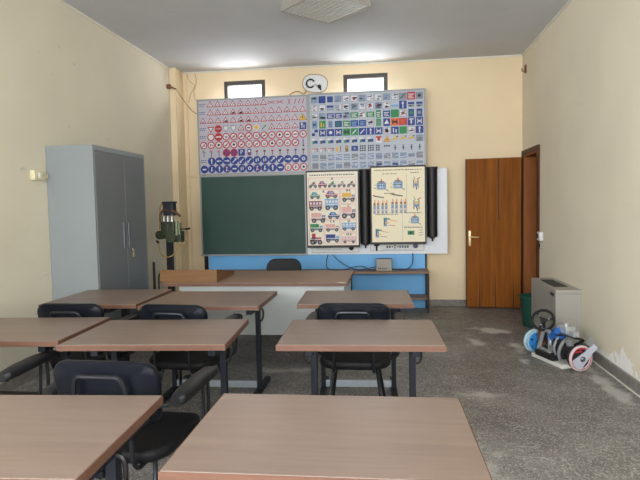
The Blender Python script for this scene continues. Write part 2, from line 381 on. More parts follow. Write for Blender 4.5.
# ------------------------------------------------------------------ tables
TZ = .74
def make_table(name, x0, x1, y0, y1, legs, label, beam=None, z=TZ, turn=0):
    cx, cy = (x0+x1)/2, (y0+y1)/2
    t = thing(name, label, 'desk', (cx, cy, 0), math.radians(turn), 'student desks')
    hw, hd = (x1-x0)/2, (y1-y0)/2
    MB().bbox(-hw+.003, hw-.003, -hd+.003, hd-.003, z-.03, z, .003).build('tabletop', LAM, t)
    b = MB(); b.box(-hw, hw, -hd, -hd+.004, z-.031, z-.002).box(-hw, hw, hd-.004, hd, z-.031, z-.002).box(-hw, -hw+.004, -hd+.004, hd-.004, z-.031, z-.002).box(hw-.004, hw, -hd+.004, hd-.004, z-.031, z-.002)
    e = b.build('edge_band', LAME, t); e['label'] = 'reddish edge banding'
    l0, l1 = legs[0]-cx, legs[1]-cx
    for lx, sgn in ((l0, -1), (l1, 1)):
        MB().bbox(lx-.017, lx+.017, -.022, .022, .045, z-.075, .003).build('leg', STEEL, t)
        f = MB().bbox(lx-.022, lx+.022, -hd+.05, hd-.05, .012, .047, .006).build('foot', STEEL, t)
        for y in (-hd+.08, hd-.08): MB().cyl((lx, y, 0), (lx, y, .014), .018, 12).build('foot_pad', RUB, f)
        MB().bbox(lx-.02, lx+.02, -hd+.06, hd-.06, z-.075, z-.031, .003).build('top_bracket', STEEL, t)
        # curved bag hook on the outside of each leg
        MB().tube(smooth_path([(lx+sgn*.018, -.02, z-.07), (lx+sgn*.042, -.02, z-.085), (lx+sgn*.046, -.02, z-.13), (lx+sgn*.034, -.02, z-.165), (lx+sgn*.018, -.02, z-.168)], 5), .008, 6).build('bag_hook', DARK, t, True)
    MB().bbox(l0+.019, l1-.019, -.018, .018, .050, .10, .003).build('stretcher', LIGHTBAR, t)
    if beam:
        MB().box(beam[0]-cx, beam[1]-cx, -.02, .02, z-.085, z-.031).build('under_beam', DARK, t)
    return t
make_table('student_desk', -1.645, -.818, 1.225, 1.85, (-1.5, -.868), 'student desk nearest on the left, cut by the picture edge, armchair tucked behind it', (-1.5, -.868), turn=3.5)
make_table('student_desk', -.614, .240, 1.32, 1.92, (-.45, .10), 'large wood-look student desk in the right foreground, with no chair at it', (-.45, .10), turn=1)
make_table('student_desk', -2.56, -1.742, 2.565, 3.18, (-2.38, -1.87), 'middle-row student desk at far left, cut by the picture edge', (-2.38, -1.87), .752, turn=4)
make_table('student_desk', -1.727, -.850, 2.58, 3.205, (-1.56, -.937), 'middle-row student desk touching the left one, armchair seat seen beneath it', (-1.56, -.937), turn=4)
make_table('student_desk', -.582, .254, 2.63, 3.24, (-.424, .112), 'middle-row student desk on the right, standing alone beside the aisle', (-.424, .112), turn=2)
make_table('student_desk', -2.56, -1.822, 3.64, 4.355, (-2.42, -2.08), 'back-row student desk in front of the grey cabinet', (-2.54, -1.83), .752, turn=2)
make_table('student_desk', -1.803, -.919, 3.66, 4.335, (-1.68, -1.006), 'back-row student desk in the middle, close to the sloped wooden lectern', (-1.80, -.985), turn=0.5)
make_table('student_desk', -.672, .147, 3.755, 4.385, (-.518, .016), 'back-row student desk on the right, under the vehicle poster', (-.518, .016), turn=2.5)

# ------------------------------------------------------------------ armchairs
def pad_mesh(w, h, thick, r, nx=14):
    """rounded-rectangle pad outline in x,z with softened edges; centre at origin, thickness along y"""
    pts = []
    for (cx, cz, a0) in ((w/2-r[1], h/2-r[1], 0), (-w/2+r[1], h/2-r[1], pi/2), (-w/2+r[0], -h/2+r[0], pi), (w/2-r[0], -h/2+r[0], 1.5*pi)):
        rr = r[1] if cz > 0 else r[0]
        for k in range(7): a = a0+pi/2*k/6; pts.append((cx+rr*math.cos(a), cz+rr*math.sin(a)))
    return pts
def pad(b, outline, thick, fn, mi=0):
    """stack of outlines: soft-edged pad; fn maps (x, y, z) -> point"""
    n = len(outline); lay = [(-.5, .965), (-.36, .99), (0, 1.0), (.36, .99), (.5, .965)]; vs_ = []
    for t, s in lay:
        for x, z in outline: vs_.append(fn(x*s, t*thick, z*s))
    fs = []
    for i in range(len(lay)-1):
        for k in range(n): fs.append((i*n+k, i*n+(k+1) % n, (i+1)*n+(k+1) % n, (i+1)*n+k))
    # inner rings so that curved pads cap cleanly
    for (base, t, flip) in ((0, -.5, True), ((len(lay)-1)*n, .5, False)):
        prev = base
        for s in (.7, .35):
            o = len(vs_)
            for x, z in outline: vs_.append(fn(x*.965*s, t*thick*1.12, z*.965*s))
            for k in range(n):
                q = (prev+k, prev+(k+1) % n, o+(k+1) % n, o+k); fs.append(q[::-1] if flip else q)
            prev = o
        q = tuple(prev+k for k in range(n)); fs.append(q[::-1] if flip else q)
    fs = [f[::-1] for f in fs]
    b.add([tuple(v) for v in vs_], fs, mi); return b

def make_chair(label, padm=PADM):
    t = thing('armchair', label, 'chair', (0, 0, 0), 0, 'black armchairs at the student desks')
    SZ = .455
    # seat (x right, y forward)
    b = MB(); out = pad_mesh(.46, .44, .05, (.11, .07))
    pad(b, out, .05, lambda x, y, z: Vector((x, z+.0, SZ-.025+y*1.0-.018*math.cos(x/.23*1.3)+(.012 if z > .1 else 0)*0)))
    b.build('seat', SEATV, t, True)
    # backrest, curved round the sitter and leaning back
    b = MB(); out = pad_mesh(.462, .265, .04, (.05, .07))
    lean = math.radians(9)
    def bf(x, y, z): return Vector((x*(1-.05*(z < 0)), -.235+.38*x*x+y-z*math.sin(lean), .692+z*math.cos(lean)))
    pad(b, out, .036, bf)
    b.build('backrest', VINYL, t, True)
    # bent back-support tube: loop over the back, down and curling under the seat
    half = [(.125, -.07, SZ-.068), (.125, -.17, SZ-.075), (.125, -.235, SZ-.07), (.122, -.262, SZ-.03), (.118, -.268, SZ+.06), (.112, -.272, SZ+.18), (.108, -.284, SZ+.27), (.09, -.291, SZ+.31), (.06, -.293, SZ+.317)]
    path = half+[(-x, y, z) for x, y, z in half[::-1]]
    MB().tube(smooth_path(path, 4), .0095, 8).build('back_support', TUBE, t, True)
    for sx in (-1, 1):
        # legs splay from under the seat
        for (y0, y1) in ((-.10, -.235), (.13, .22)):
            b = MB(); b.tube([(sx*.10, y0*.6, SZ-.07), (sx*.135, y0, SZ-.073), (sx*.142, y0+.15*(y1-y0), SZ-.10), (sx*.19, y1, .016)], .011, 8)
            l = b.build('leg', TUBE, t, True)
            MB().cyl((sx*.19, y1, 0), (sx*.19, y1, .03), .014, 10).build('leg_cap', RUB, l, True)
        # arm pad and its looped tube support
        b = MB(); pth = [(sx*.282, -.205, .653), (sx*.288, -.19, .66), (sx*.29, -.10, .666), (sx*.29, .03, .670), (sx*.288, .16, .666), (sx*.286, .205, .656), (sx*.285, .215, .648)]
        n = 10; prof = []
        rad = [.5, .8, 1, 1, .92, .7, .35]
        rings = []
        for (p, k) in zip(pth, rad):
            rings.append([(p[0]+.039*k*math.copysign(abs(math.cos(a))**.6, math.cos(a)), p[1], p[2]+.025*(.55+.45*k)*math.copysign(abs(math.sin(a))**.6, math.sin(a))) for a in [2*pi*q/16 for q in range(16)]])
        vs_ = [v for R_ in rings for v in R_]; fs = [(i*16+k, i*16+(k+1) % 16, (i+1)*16+(k+1) % 16, (i+1)*16+k) for i in range(len(rings)-1) for k in range(16)]
        fs += [tuple(range(15, -1, -1)), tuple((len(rings)-1)*16+k for k in range(16))]
        b.add(vs_, [f[::-1] for f in fs]); b.build('armrest', padm, t, True)
        MB().tube(smooth_path([(sx*.17, .02, SZ-.073), (sx*.25, .03, SZ-.05), (sx*.288, .05, SZ+.0), (sx*.29, .07, .64), (sx*.29, .095, .648), (sx*.29, .12, .64), (sx*.288, .12, SZ+.0), (sx*.25, .10, SZ-.05), (sx*.17, .10, SZ-.073)], 4), .0085, 8).build('arm_support', TUBE, t, True)
        MB().tube(smooth_path([(sx*.112, -.275, SZ+.17), (sx*.18, -.255, SZ+.18), (sx*.26, -.205, SZ+.188), (sx*.28, -.16, .63)], 4), .008, 8).build('arm_bracket', TUBE, t, True)
    MB().tube([(-.135, -.06, SZ-.08), (.135, -.06, SZ-.08)], .009, 8).build('cross_tube', TUBE, t, True)
    return t
chair0 = make_chair('black armchair nearest the viewer, tucked behind the near left desk, whole arm and seat showing')
chairs = [((-1.135, 2.255), -2, None, None),
          ((-2.085, 2.48), 0, 'black armchair at far left of which only the right arm and tubes show', None),
          ((-2.098, 3.535), 0, 'black armchair in the back row in front of the grey cabinet', None),
          ((-1.364, 3.51), -4, 'black armchair at the middle back-row desk, right arm showing', None),
          ((-.234, 3.58), 0, 'black armchair on the right, between the two right-hand desks beside the aisle', DUSTPAD)]
for i, ((x, y), rz, lab, pm) in enumerate(chairs):
    c = chair0 if i == 0 else copy_tree(chair0)
    c.location = (x, y, 0); c.rotation_euler = (0, 0, math.radians(rz))
    if lab: c['label'] = lab
    if pm:
        for ch in c.children:
            if ch.name.startswith('armrest'):
                ch.data = ch.data.copy(); ch.data.materials[0] = pm

# ------------------------------------------------------------------ grey metal cabinet
CABH = mat('cabinet_handle_grey', (96, 102, 108), 0.35, .2, .03)
cab = thing('metal_cabinet', 'tall grey metal two-door cabinet against the left wall', 'cabinet', (XL+.004, 4.557, 0))
cw_, cl, ch_ = .449, 1.02, 2.015
b = MB(); b.box(0, cw_-.02, 0, cl, .06, ch_, 0).box(.02, cw_-.04, .02, cl-.02, 0, .06, 0).box(cw_-.02, cw_, 0, .022, .06, ch_, 0).box(cw_-.02, cw_, cl-.022, cl, .06, ch_, 0).box(cw_-.02, cw_, .022, cl-.022, ch_-.045, ch_, 0).box(cw_-.02, cw_, .022, cl-.022, .06, .085, 0)
b.build('cabinet_body', CABS, cab)
for k, (ya, yb, hy) in enumerate(((.026, .565, .50), (.571, cl-.026, .60))):
    dr = MB().bbox(cw_-.018, cw_+.003, ya, yb, .09, ch_-.05, .004).build('cabinet_door', CABD, cab)
    b = MB(); b.bbox(cw_+.003, cw_+.018, hy-.012, hy+.012, 1.055, 1.305, .006)
    b.build('door_handle', CABH, dr)
    if k:
        b = MB(); b.cyl((cw_+.003, .655, 1.03), (cw_+.012, .655, 1.03), .013, 14); b.box(cw_+.012, cw_+.030, .653, .657, 1.024, 1.036)
        lk = b.build('lock', CHROME, dr)
        b = MB(); b.torus((cw_+.024, .655, 1.015), (1, 0, 0), .012, .0015, 16, 5); b.box(cw_+.02, cw_+.026, .64, .668, .955, 1.003)
        b.build('key_tag', BRASS, lk)

# left wall junction box
sw = thing('wall_socket', 'small cream switch box on the left wall beside the cabinet', 'switch', (XL, 4.40, 1.745))
MB().bbox(0, .045, -.065, .055, -.042, .042, .006).build('switch_plate', CREAMPL, sw)
MB().bbox(.045, .052, -.015, .015, -.022, .022, .003).build('rocker', WHITEPL, sw)
MB().bbox(0, .022, .055, .155, -.022, .022, .004).build('trunking', CREAMPL, sw)

# ------------------------------------------------------------------ teacher's desk, lectern and chair
td = thing('teacher_desk', "teacher's long wood-topped desk with pale grey front panel", 'desk', (-1.19, 5.06, 0))
X0, X1, Y0, Y1, TT = -.83, .82, -.455, .46, .77
MB().bbox(X0, X1, Y0, Y1, TT-.03, TT, .003).build('desktop', TEACH, td)
b = MB(); b.box(X0, X1, Y0-.003, Y0, TT-.03, TT-.002).box(X1, X1+.003, Y0, Y1, TT-.03, TT-.002).box(X0-.003, X0, Y0, Y1, TT-.03, TT-.002); b.build('edge_band', LAME, td)
PANEL = mat('pale_grey_panel', (172, 178, 178), 0.5, 0, .03, 4)
BLPANEL = mat('pale_blue_side', (170, 196, 214), 0.5, 0, .03, 4)
MB().box(X0+.13, X1-.03, Y0+.05, Y0+.068, .30, TT-.03).build('front_panel', PANEL, td)
for x in (X0+.13, X1-.048):
    MB().box(x, x+.018, Y0+.068, Y1-.05, .30, TT-.03).build('side_panel', BLPANEL if x > 0 else PANEL, td)
for x in (X0+.16, X1-.07):
    for y in (Y0+.10, Y1-.09):
        MB().bbox(x-.015, x+.015, y-.015, y+.015, 0, .30, .003).build('leg', STEEL, td)
MB().prism([(-.03, -.004), (.02, -.006), (.035, .0), (.01, .004), (-.02, .003)], -.001, .001, 0, Matrix.Translation((X1-.05, Y0+.015, TT+.001)) @ Matrix.Rotation(-pi/2, 4, 'X')).build('chipped_corner', WHITEPL, td)

le = thing('lectern', "sloped wooden lectern box on the left end of the teacher's desk", 'lectern', (-1.795, 4.64, TT+.0005), math.radians(1))
b = MB(); w2 = .262; d2 = .57; h0, h1 = .115, .035
vs_ = [(-w2, 0, 0), (w2, 0, 0), (w2, d2, 0), (-w2, d2, 0), (-w2, 0, h0-.012), (w2, 0, h0-.012), (w2, d2, h1-.012), (-w2, d2, h1-.012)]
b.add(vs_, [(0, 3, 2, 1), (0, 1, 5, 4), (1, 2, 6, 5), (2, 3, 7, 6), (3, 0, 4, 7), (4, 5, 6, 7)]); b.build('lectern_box', BOXW, le)
b = MB(); q = .006
vs_ = [(-w2-q, -q, h0-.012), (w2+q, -q, h0-.012), (w2+q, d2+q, h1-.012), (-w2-q, d2+q, h1-.012), (-w2-q, -q, h0), (w2+q, -q, h0), (w2+q, d2+q, h1), (-w2-q, d2+q, h1)]
b.add(vs_, [(0, 3, 2, 1), (0, 1, 5, 4), (1, 2, 6, 5), (2, 3, 7, 6), (3, 0, 4, 7), (4, 5, 6, 7)]); b.build('sloped_lid', BOXW, le)

tc_ = thing('office_chair', "black chair behind the teacher's desk, only its rounded back showing", 'chair', (-1.20, 5.80, 0), pi)
b = MB(); pad(b, pad_mesh(.46, .44, .06, (.1, .08)), .06, lambda x, y, z: Vector((x, z, .44+y))); b.build('seat', SEATV, tc_, True)
b = MB(); pad(b, pad_mesh(.40, .34, .05, (.06, .10)), .05, lambda x, y, z: Vector((x, -.24+.3*x*x+y-z*.12, .675+z))); b.build('backrest', SEATV, tc_, True)
for sx in (-1, 1):
    MB().tube(smooth_path([(sx*.12, -.05, .40), (sx*.13, -.22, .41), (sx*.13, -.265, .52), (sx*.12, -.265, .70)], 4), .012, 8).build('back_post', TUBE, tc_, True)
    for y in (-.2, .18): MB().tube([(sx*.14, y*.7, .41), (sx*.2, y, 0.0)], .012, 8).build('leg', TUBE, tc_, True)

# ------------------------------------------------------------------ low bench along the front wall
bn = thing('low_bench', 'long low wooden bench with black frame in front of the sky blue panel', 'bench', (-1.07, 7.40, 0))
bx = 1.575
MB().bbox(-bx, bx, -.20, .16, .525, .55, .003).build('bench_top', SHELFW, bn)
MB().bbox(-bx+.02, bx-.02, -.19, .15, .175, .197, .003).build('lower_shelf', SHELFW, bn)
b = MB(); b.box(-bx, bx, -.205, -.2, .524, .551); b.build('front_edge', SHELFW, bn)
for x in (-bx+.015, -.52, .52, bx-.015):
    for y in (-.185, .14):
        MB().box(x-.014, x+.014, y-.014, y+.014, 0, .524).build('leg', DARK, bn)
o = MB().box(-bx+.03, bx-.03, 0, .014, 0, .82).build('blue_panel', BLUEP); o.location = (-1.07, 7.584, 0); tag(o, 'sky blue painted panel behind the low bench, below the boards', 'panel')

# board stand: four black posts with rails that carry every board
st = thing('board_stand', 'black steel posts and rails carrying the boards on the front wall', 'stand', (-1.08, 7.665, 0))
for x in (-1.60, -.03, 1.56): MB().box(x-.022, x+.022, -.02, .02, 0, 2.95).build('post', DARK, st)
for z in (.80, 1.88, 2.6): MB().box(-1.60, 1.56, -.012, .012, z-.02, z+.02).build('rail', DARK, st)

# ------------------------------------------------------------------ flat printing on boards
PRN = [mat('ink_red', (182, 40, 50), .5), mat('ink_blue', (16, 56, 140), .5), mat('ink_green', (30, 136, 76), .5), mat('ink_yellow', (226, 178, 50), .5), mat('ink_orange', (222, 100, 36), .5),
       mat('ink_black', (34, 34, 40), .5), mat('ink_grey', (134, 142, 156), .5), mat('ink_white', (222, 220, 228), .5), mat('ink_steel_blue', (132, 154, 184), .5), mat('ink_pink', (226, 172, 164), .5),
       mat('ink_light_blue', (120, 172, 214), .5), mat('ink_brown', (150, 96, 62), .5), mat('ink_dark_red', (142, 48, 70), .5), mat('ink_ground_blue_grey', (184, 193, 206), .5)]
RED, BLU, GRN, YEL, ORA, BLK, GRY, WHT, STB, PNK, LBL, BRN, DRD, GRD = range(14)
class Sheet:
    """flat print in local x (right), z (up), facing -y; each layer lifted by a fraction of a millimetre"""
    def __init__(s): s.b = MB()
    def poly(s, pts, c, lay=1): s.b.add([(x, -.0007*lay, z) for x, z in pts], [tuple(range(len(pts)))], c); return s
    def rect(s, x, z, w, h, c, lay=1): return s.poly([(x-w/2, z-h/2), (x+w/2, z-h/2), (x+w/2, z+h/2), (x-w/2, z+h/2)], c, lay)
    def disc(s, x, z, r, c, lay=1, n=16): return s.poly([(x+r*math.cos(2*pi*k/n), z+r*math.sin(2*pi*k/n)) for k in range(n)], c, lay)
    def tri(s, x, z, r, c, lay=1, up=1): return s.poly([(x-r*.95*up, z-r*.62*up), (x+r*.95*up, z-r*.62*up), (x, z+r*1.0*up)], c, lay)
    def bar(s, x0, z0, x1, z1, w, c, lay=1):
        dx, dz = x1-x0, z1-z0; l = math.hypot(dx, dz) or 1; nx, nz = -dz/l*w/2, dx/l*w/2
        p = [(x0+nx, z0+nz), (x0-nx, z0-nz), (x1-nx, z1-nz), (x1+nx, z1+nz)]; return s.poly(p, c, lay)
    def frame(s, x, z, w, h, t, c, lay=1):
        s.rect(x, z+h/2-t/2, w, t, c, lay).rect(x, z-h/2+t/2, w, t, c, lay); return s.rect(x-w/2+t/2, z, t, h-2*t, c, lay).rect(x+w/2-t/2, z, t, h-2*t, c, lay)
    def text(s, body, x, z, h, c, lay=2):
        cu = bpy.data.curves.new('lettering', 'FONT'); cu.body = body; cu.size = h; cu.align_x = 'CENTER'; cu.align_y = 'CENTER'; cu.resolution_u = 2
        o = bpy.data.objects.new('lettering', cu); COL.objects.link(o)
        dg = bpy.context.evaluated_depsgraph_get(); me = bpy.data.meshes.new_from_object(o.evaluated_get(dg))
        s.b.add([(x+v.co.x, -.0007*lay, z+v.co.y) for v in me.vertices], [tuple(p.vertices) for p in me.polygons], c)
        bpy.data.objects.remove(o); bpy.data.curves.remove(cu); bpy.data.meshes.remove(me); return s
    def words(s, x0, x1, z, h, c, lay=1, seed=1):
        """a line of print too small to read: a row of short dashes"""
        r = random.Random(seed); x = x0
        while x < x1: l = r.uniform(.4, 1.5)*h*1.6; s.rect(min(x+l/2, x1), z, min(l, x1-x+.001), h, c, lay); x += l+h*.7
        return s
    def build(s, parent, name, loc): return s.b.build(name, PRN, parent, loc=loc)

def sign_triangle(S, x, z, r, kind, rng):
    S.tri(x, z, r, RED, 1); S.tri(x, z-.0, r*.66, WHT, 2)
    if kind == 'dark': S.poly([(x-r*.55, z-r*.38), (x+r*.55, z-r*.38), (x+r*.3, z+r*.1), (x-r*.1, z+r*.05)], BLK, 3)
    else:
        k = rng.randint(0, 4); q = r*.2
        if k == 0: S.rect(x, z-r*.05, q*.7, r*.55, BLK, 3)
        elif k == 1: S.bar(x-q, z-r*.3, x+q, z+r*.2, q*.6, BLK, 3)
        elif k == 2: S.disc(x, z-r*.12, r*.2, BLK, 3, 8)
        elif k == 3: S.rect(x, z-r*.25, r*.6, q*.8, BLK, 3).rect(x, z-r*.02, r*.25, q*.8, BLK, 3)
        else: S.bar(x-q*1.4, z-r*.3, x, z+r*.1, q*.5, BLK, 3).bar(x+q*1.4, z-r*.3, x, z+r*.1, q*.5, BLK, 3)
def sign_ring(S, x, z, r, rng, inner=True):
    S.disc(x, z, r, RED, 1); S.disc(x, z, r*.72, WHT, 2)
    if inner:
        k = rng.randint(0, 4)
        if k == 0: S.rect(x, z, r*.9, r*.3, BLK, 3)
        elif k == 1: S.rect(x-r*.15, z, r*.25, r*.7, BLK, 3).rect(x+r*.25, z, r*.25, r*.5, RED, 3)
        elif k == 2: S.disc(x, z, r*.35, BLK, 3, 8)
        elif k == 3: S.bar(x-r*.5, z-r*.5, x+r*.5, z+r*.5, r*.2, RED, 3).rect(x, z-.1*r, r*.7, r*.25, BLK, 3)
        else: S.rect(x, z+r*.1, r*.8, r*.16, BLK, 3).rect(x, z-r*.25, r*.6, r*.2, BLK, 3)
def sign_blue(S, x, z, r, k):
    S.disc(x, z, r, BLU, 1)
    q = r*.22
    if k == 0: S.rect(x, z-r*.12, q*1.2, r*.95, WHT, 2).tri(x, z+r*.42, r*.34, WHT, 2)
    elif k == 1: S.rect(x+r*.12, z, r*.9, q, WHT, 2).poly([(x-r*.75, z), (x-r*.2, z-r*.35), (x-r*.2, z+r*.35)], WHT, 2)
    elif k == 2: S.rect(x-r*.12, z, r*.9, q, WHT, 2).poly([(x+r*.75, z), (x+r*.2, z+r*.35), (x+r*.2, z-r*.35)], WHT, 2)
    elif k == 3: S.bar(x-r*.45, z-r*.45, x+r*.3, z+r*.3, q, WHT, 2).poly([(x+r*.6, z+r*.6), (x, z+r*.5), (x+r*.5, z), ], WHT, 2)
    elif k == 4: S.bar(x+r*.45, z+r*.45, x-r*.3, z-r*.3, q, WHT, 2).poly([(x-r*.6, z-r*.6), (x, z-r*.5), (x-r*.5, z)], WHT, 2)
    elif k == 5: S.rect(x-r*.25, z-.1*r, q, r*.8, WHT, 2).rect(x+r*.25, z+.1*r, q, r*.8, WHT, 2)
    elif k == 6: S.disc(x, z, r*.45, WHT, 2, 10).disc(x, z, r*.22, BLU, 3, 10)
    elif k == 7: S.disc(x, z+r*.4, r*.18, WHT, 2, 8).bar(x, z+r*.3, x-r*.2, z-r*.6, q, WHT, 2).bar(x, z, x+r*.3, z-r*.5, q*.8, WHT, 2)
    else: S.rect(x, z, r*1.0, r*.35, WHT, 2)
    return S

BOARDG = mat('sign_board_lilac_grey', (190, 188, 202), .5, 0, .02)
BOARDB = mat('sign_board_blue_grey', (176, 186, 200), .5, 0, .02)
def board(name, label, cat, x0, x1, z0, z1, y, face, fr=.022, framem=ALU, thick=.025):
    t = thing(name, label, cat, (x0, y, z0)); w_, h = x1-x0, z1-z0
    MB().box(fr, w_-fr, 0, thick*.7, fr, h-fr).build('board_panel', face, t)
    b = MB(); b.box(0, fr, -.006, thick, 0, h).box(w_-fr, w_, -.006, thick, 0, h).box(fr, w_-fr, -.006, thick, 0, fr).box(fr, w_-fr, -.006, thick, h-fr, h)
    b.build('frame', framem, t); return t, w_, h

# left sign board
YB = 7.55
t, W_, H_ = board('traffic_sign_board', 'left traffic sign board, rows of red triangles and rings over blue discs', 'sign board', -2.705, -1.108, 1.905, 2.98, YB, BOARDG)
S = Sheet(); rng = random.Random(3); r = .054
cx = lambda i: .082+i*.1106
rowz = [H_-.082-k*.1135 for k in range(9)]
def title(z): S.words(.03, .12, z+.012, .011, BLU, 1, int(z*100)); S.words(.03, .11, z-.012, .009, BLK, 1, int(z*90))
# row 1: warning triangles, then level-crossing crosses
title(rowz[0])
for i in range(1, 9): sign_triangle(S, cx(i), rowz[0], r, 'n', rng)
for x in (cx(9), cx(10.1)):
    S.bar(x-.05, rowz[0]-.02, x+.05, rowz[0]+.02, .008, RED, 1).bar(x-.05, rowz[0]+.02, x+.05, rowz[0]-.02, .008, RED, 2)
S.bar(cx(11.3)-.02, rowz[0]-.045, cx(11.3)+.02, rowz[0]+.045, .008, RED, 1).bar(cx(11.3)-.02, rowz[0]+.045, cx(11.3)+.02, rowz[0]-.045, .008, RED, 2)
for q in (12.1, 12.6, 13.1): S.bar(cx(q)-.014, rowz[0]-.035, cx(q)+.014, rowz[0]+.035, .010, RED, 1)
title(rowz[1])
for i in range(1, 14): sign_triangle(S, cx(i), rowz[1], r, 'dark' if i in (4, 5) else 'n', rng)
for i in range(13): sign_triangle(S, cx(i), rowz[2], r, 'dark' if i in (5, 6, 3) else 'n', rng)
S.tri(cx(13), rowz[2], r*1.1, BLK, 1).tri(cx(13), rowz[2], r*.95, YEL, 2).rect(cx(13), rowz[2], .012, .03, BLK, 3)
# row 4
title(rowz[3]); z = rowz[3]
S.tri(cx(1), z, r, RED, 1, -1).tri(cx(1), z, r*.6, WHT, 2, -1)
S.poly([(cx(2)+r*1.05*math.cos(pi/8+k*pi/4), z+r*1.05*math.sin(pi/8+k*pi/4)) for k in range(8)], RED, 1).text('STOP', cx(2), z, .031, WHT, 3)
for i in (3, 4): S.poly([(cx(i)-r*.7, z+r*.8), (cx(i)-r*.7, z), (cx(i), z-r), (cx(i)+r*.7, z), (cx(i)+r*.7, z+r*.8)], GRY, 1).poly([(cx(i)-r*.5, z+r*.6), (cx(i)-r*.5, z), (cx(i), z-r*.7), (cx(i)+r*.5, z), (cx(i)+r*.5, z+r*.6)], WHT, 2)
sign_triangle(S, cx(5), z, r, 'n', rng); sign_ring(S, cx(6), z, r, rng)
S.poly([(cx(7)-r, z), (cx(7), z-r), (cx(7)+r, z), (cx(7), z+r)], WHT, 1).poly([(cx(7)-r*.7, z), (cx(7), z-r*.7), (cx(7)+r*.7, z), (cx(7), z+r*.7)], YEL, 2)
S.bar(cx(8)-.03, z-.03, cx(8)+.03, z+.03, .014, GRN, 1)
for i in (9, 10, 11, 12): sign_triangle(S, cx(i), z, r, 'n', rng)
S.rect(cx(13), z, .095, .095, BLU, 1).rect(cx(13)-.014, z, .012, .06, WHT, 2).rect(cx(13)+.016, z-.01, .012, .045, WHT, 2).tri(cx(13)-.014, z+.03, .02, WHT, 2)
# rows 5, 6
title(rowz[4]); z = rowz[4]
sign_ring(S, cx(1), z, r, rng, False)
S.disc(cx(2), z, r*1.05, RED, 1).rect(cx(2), z, r*1.4, r*.4, WHT, 2)
for i in range(3, 14): sign_ring(S, cx(i), z, r, rng)
for i in range(13): sign_ring(S, cx(i), rowz[5], r, rng)
S.rect(cx(13), rowz[5], .012, .09, BLU, 1).disc(cx(13), rowz[5]-.045, .014, BLK, 2, 8)
# row 7: small marks, no-parking discs, parking square
z = rowz[6]
for i in (0, 1, 2): S.rect(cx(i), z-.01, .010, .08, BLK, 1).rect(cx(i), z+.015, .05, .010, GRY, 2).rect(cx(i)-.012, z+.03, .02, .016, GRN if i == 0 else RED, 3)
for i in (3, 4): S.disc(cx(i), z, r*1.05, RED, 1).disc(cx(i), z, r*.78, BLU, 2).bar(cx(i)-r*.6, z+r*.6, cx(i)+r*.6, z-r*.6, r*.28, RED, 3).bar(cx(i)-r*.6, z-r*.6, cx(i)+r*.6, z+r*.6, r*.28, RED, 3)
S.rect(cx(5), z, .095, .095, BLU, 1).text('P', cx(5), z, .085, WHT, 2)
S.rect(cx(6), z, .055, .09, BLU, 1).rect(cx(6), z+.015, .03, .03, WHT, 2).rect(cx(6), z-.025, .035, .02, RED, 3)
for i in range(7, 14):
    S.rect(cx(i), z-.02, .010, .06, BLK, 1).rect(cx(i), z+.012, .034, .022, (DRD, BLK, RED, BLK, DRD, BLU, BLK)[i-7], 2)
# rows 8, 9: mandatory blue discs
title(rowz[7])
for i, k in zip(range(1, 14), (0, 1, 2, 3, 4, 4, 5, 5, 3, 4, 2, 1, 6)): sign_blue(S, cx(i), rowz[7], r*1.04, k)
for i, k in zip(range(0, 11), (8, 7, 0, 7, 8, 5, 6, 7, 7, 0, 8)): sign_blue(S, cx(i), rowz[8], r*1.04, k)
for i in (3, 7): S.bar(cx(i)-r*.7, rowz[8]+r*.7, cx(i)+r*.7, rowz[8]-r*.7, .008, RED, 4)
for i in (11, 12, 13): sign_ring(S, cx(i), rowz[8], r, rng)
S.build(t, 'printed_signs', (0, -.0004, 0))

# right sign board
t, W_, H_ = board('traffic_sign_board', 'right traffic sign board with blue and green panels, partly behind the posters', 'sign board', -1.104, .497, 1.925, 2.99, YB-.005, BOARDB)
S = Sheet(); rng = random.Random(5); S.rect(W_/2, H_/2, W_-.05, H_-.05, GRD, 0)
cx = lambda i: .085+i*.1102
rz_ = [H_-.09-k*.1135 for k in range(9)]
def panel(i, k, c, w_=.09, h=.08, deco=None, dc=WHT):
    w_ *= 1.08; h *= 1.08; x, z = cx(i), rz_[k]; S.rect(x, z, w_, h, c, 1)
    q = deco if deco is not None else rng.randint(0, 4)
    if q == 0: S.rect(x, z+h*.2, w_*.7, h*.12, dc, 2).rect(x-w_*.08, z-h*.05, w_*.55, h*.12, dc, 2).rect(x, z-h*.28, w_*.65, h*.1, dc, 2)
    elif q == 1: S.rect(x, z-h*.1, w_*.14, h*.6, dc, 2).tri(x, z+h*.25, h*.2, dc, 2)
    elif q == 2: S.rect(x-w_*.2, z, w_*.14, h*.6, dc, 2).rect(x+w_*.15, z-h*.1, w_*.14, h*.45, dc, 2)
    elif q == 3: S.disc(x, z, h*.25, dc, 2, 10)
    elif q == 4: S.bar(x-w_*.3, z-h*.3, x+w_*.25, z+h*.3, h*.13, dc, 2)
    elif q == 5: S.tri(x, z, h*.36, dc, 2)
    elif q == 6: S.rect(x, z, w_*.2, h*.6, dc, 2).rect(x, z+h*.28, w_*.62, h*.14, dc, 2)
    elif q == 7: S.rect(x, z, w_*.62, h*.22, dc, 2).rect(x-w_*.25, z, w_*.13, h*.6, dc, 2).rect(x+w_*.25, z, w_*.13, h*.6, dc, 2)
def pale(i, k, w_=.095, h=.09, seed=0):
    x, z = cx(i), rz_[k]; rr = random.Random(i*31+k*7+seed)
    S.rect(x, z, w_, h, WHT if (i+k) % 3 else STB, 1).frame(x, z, w_, h, .006, GRY, 2)
    for q in range(4): S.rect(x+rr.uniform(-.02, .02), z+rr.uniform(-.03, .03), rr.uniform(.02, .06), rr.uniform(.008, .02), rr.choice((GRY, STB, GRY, BLK, STB, GRY, DRD)), 3)
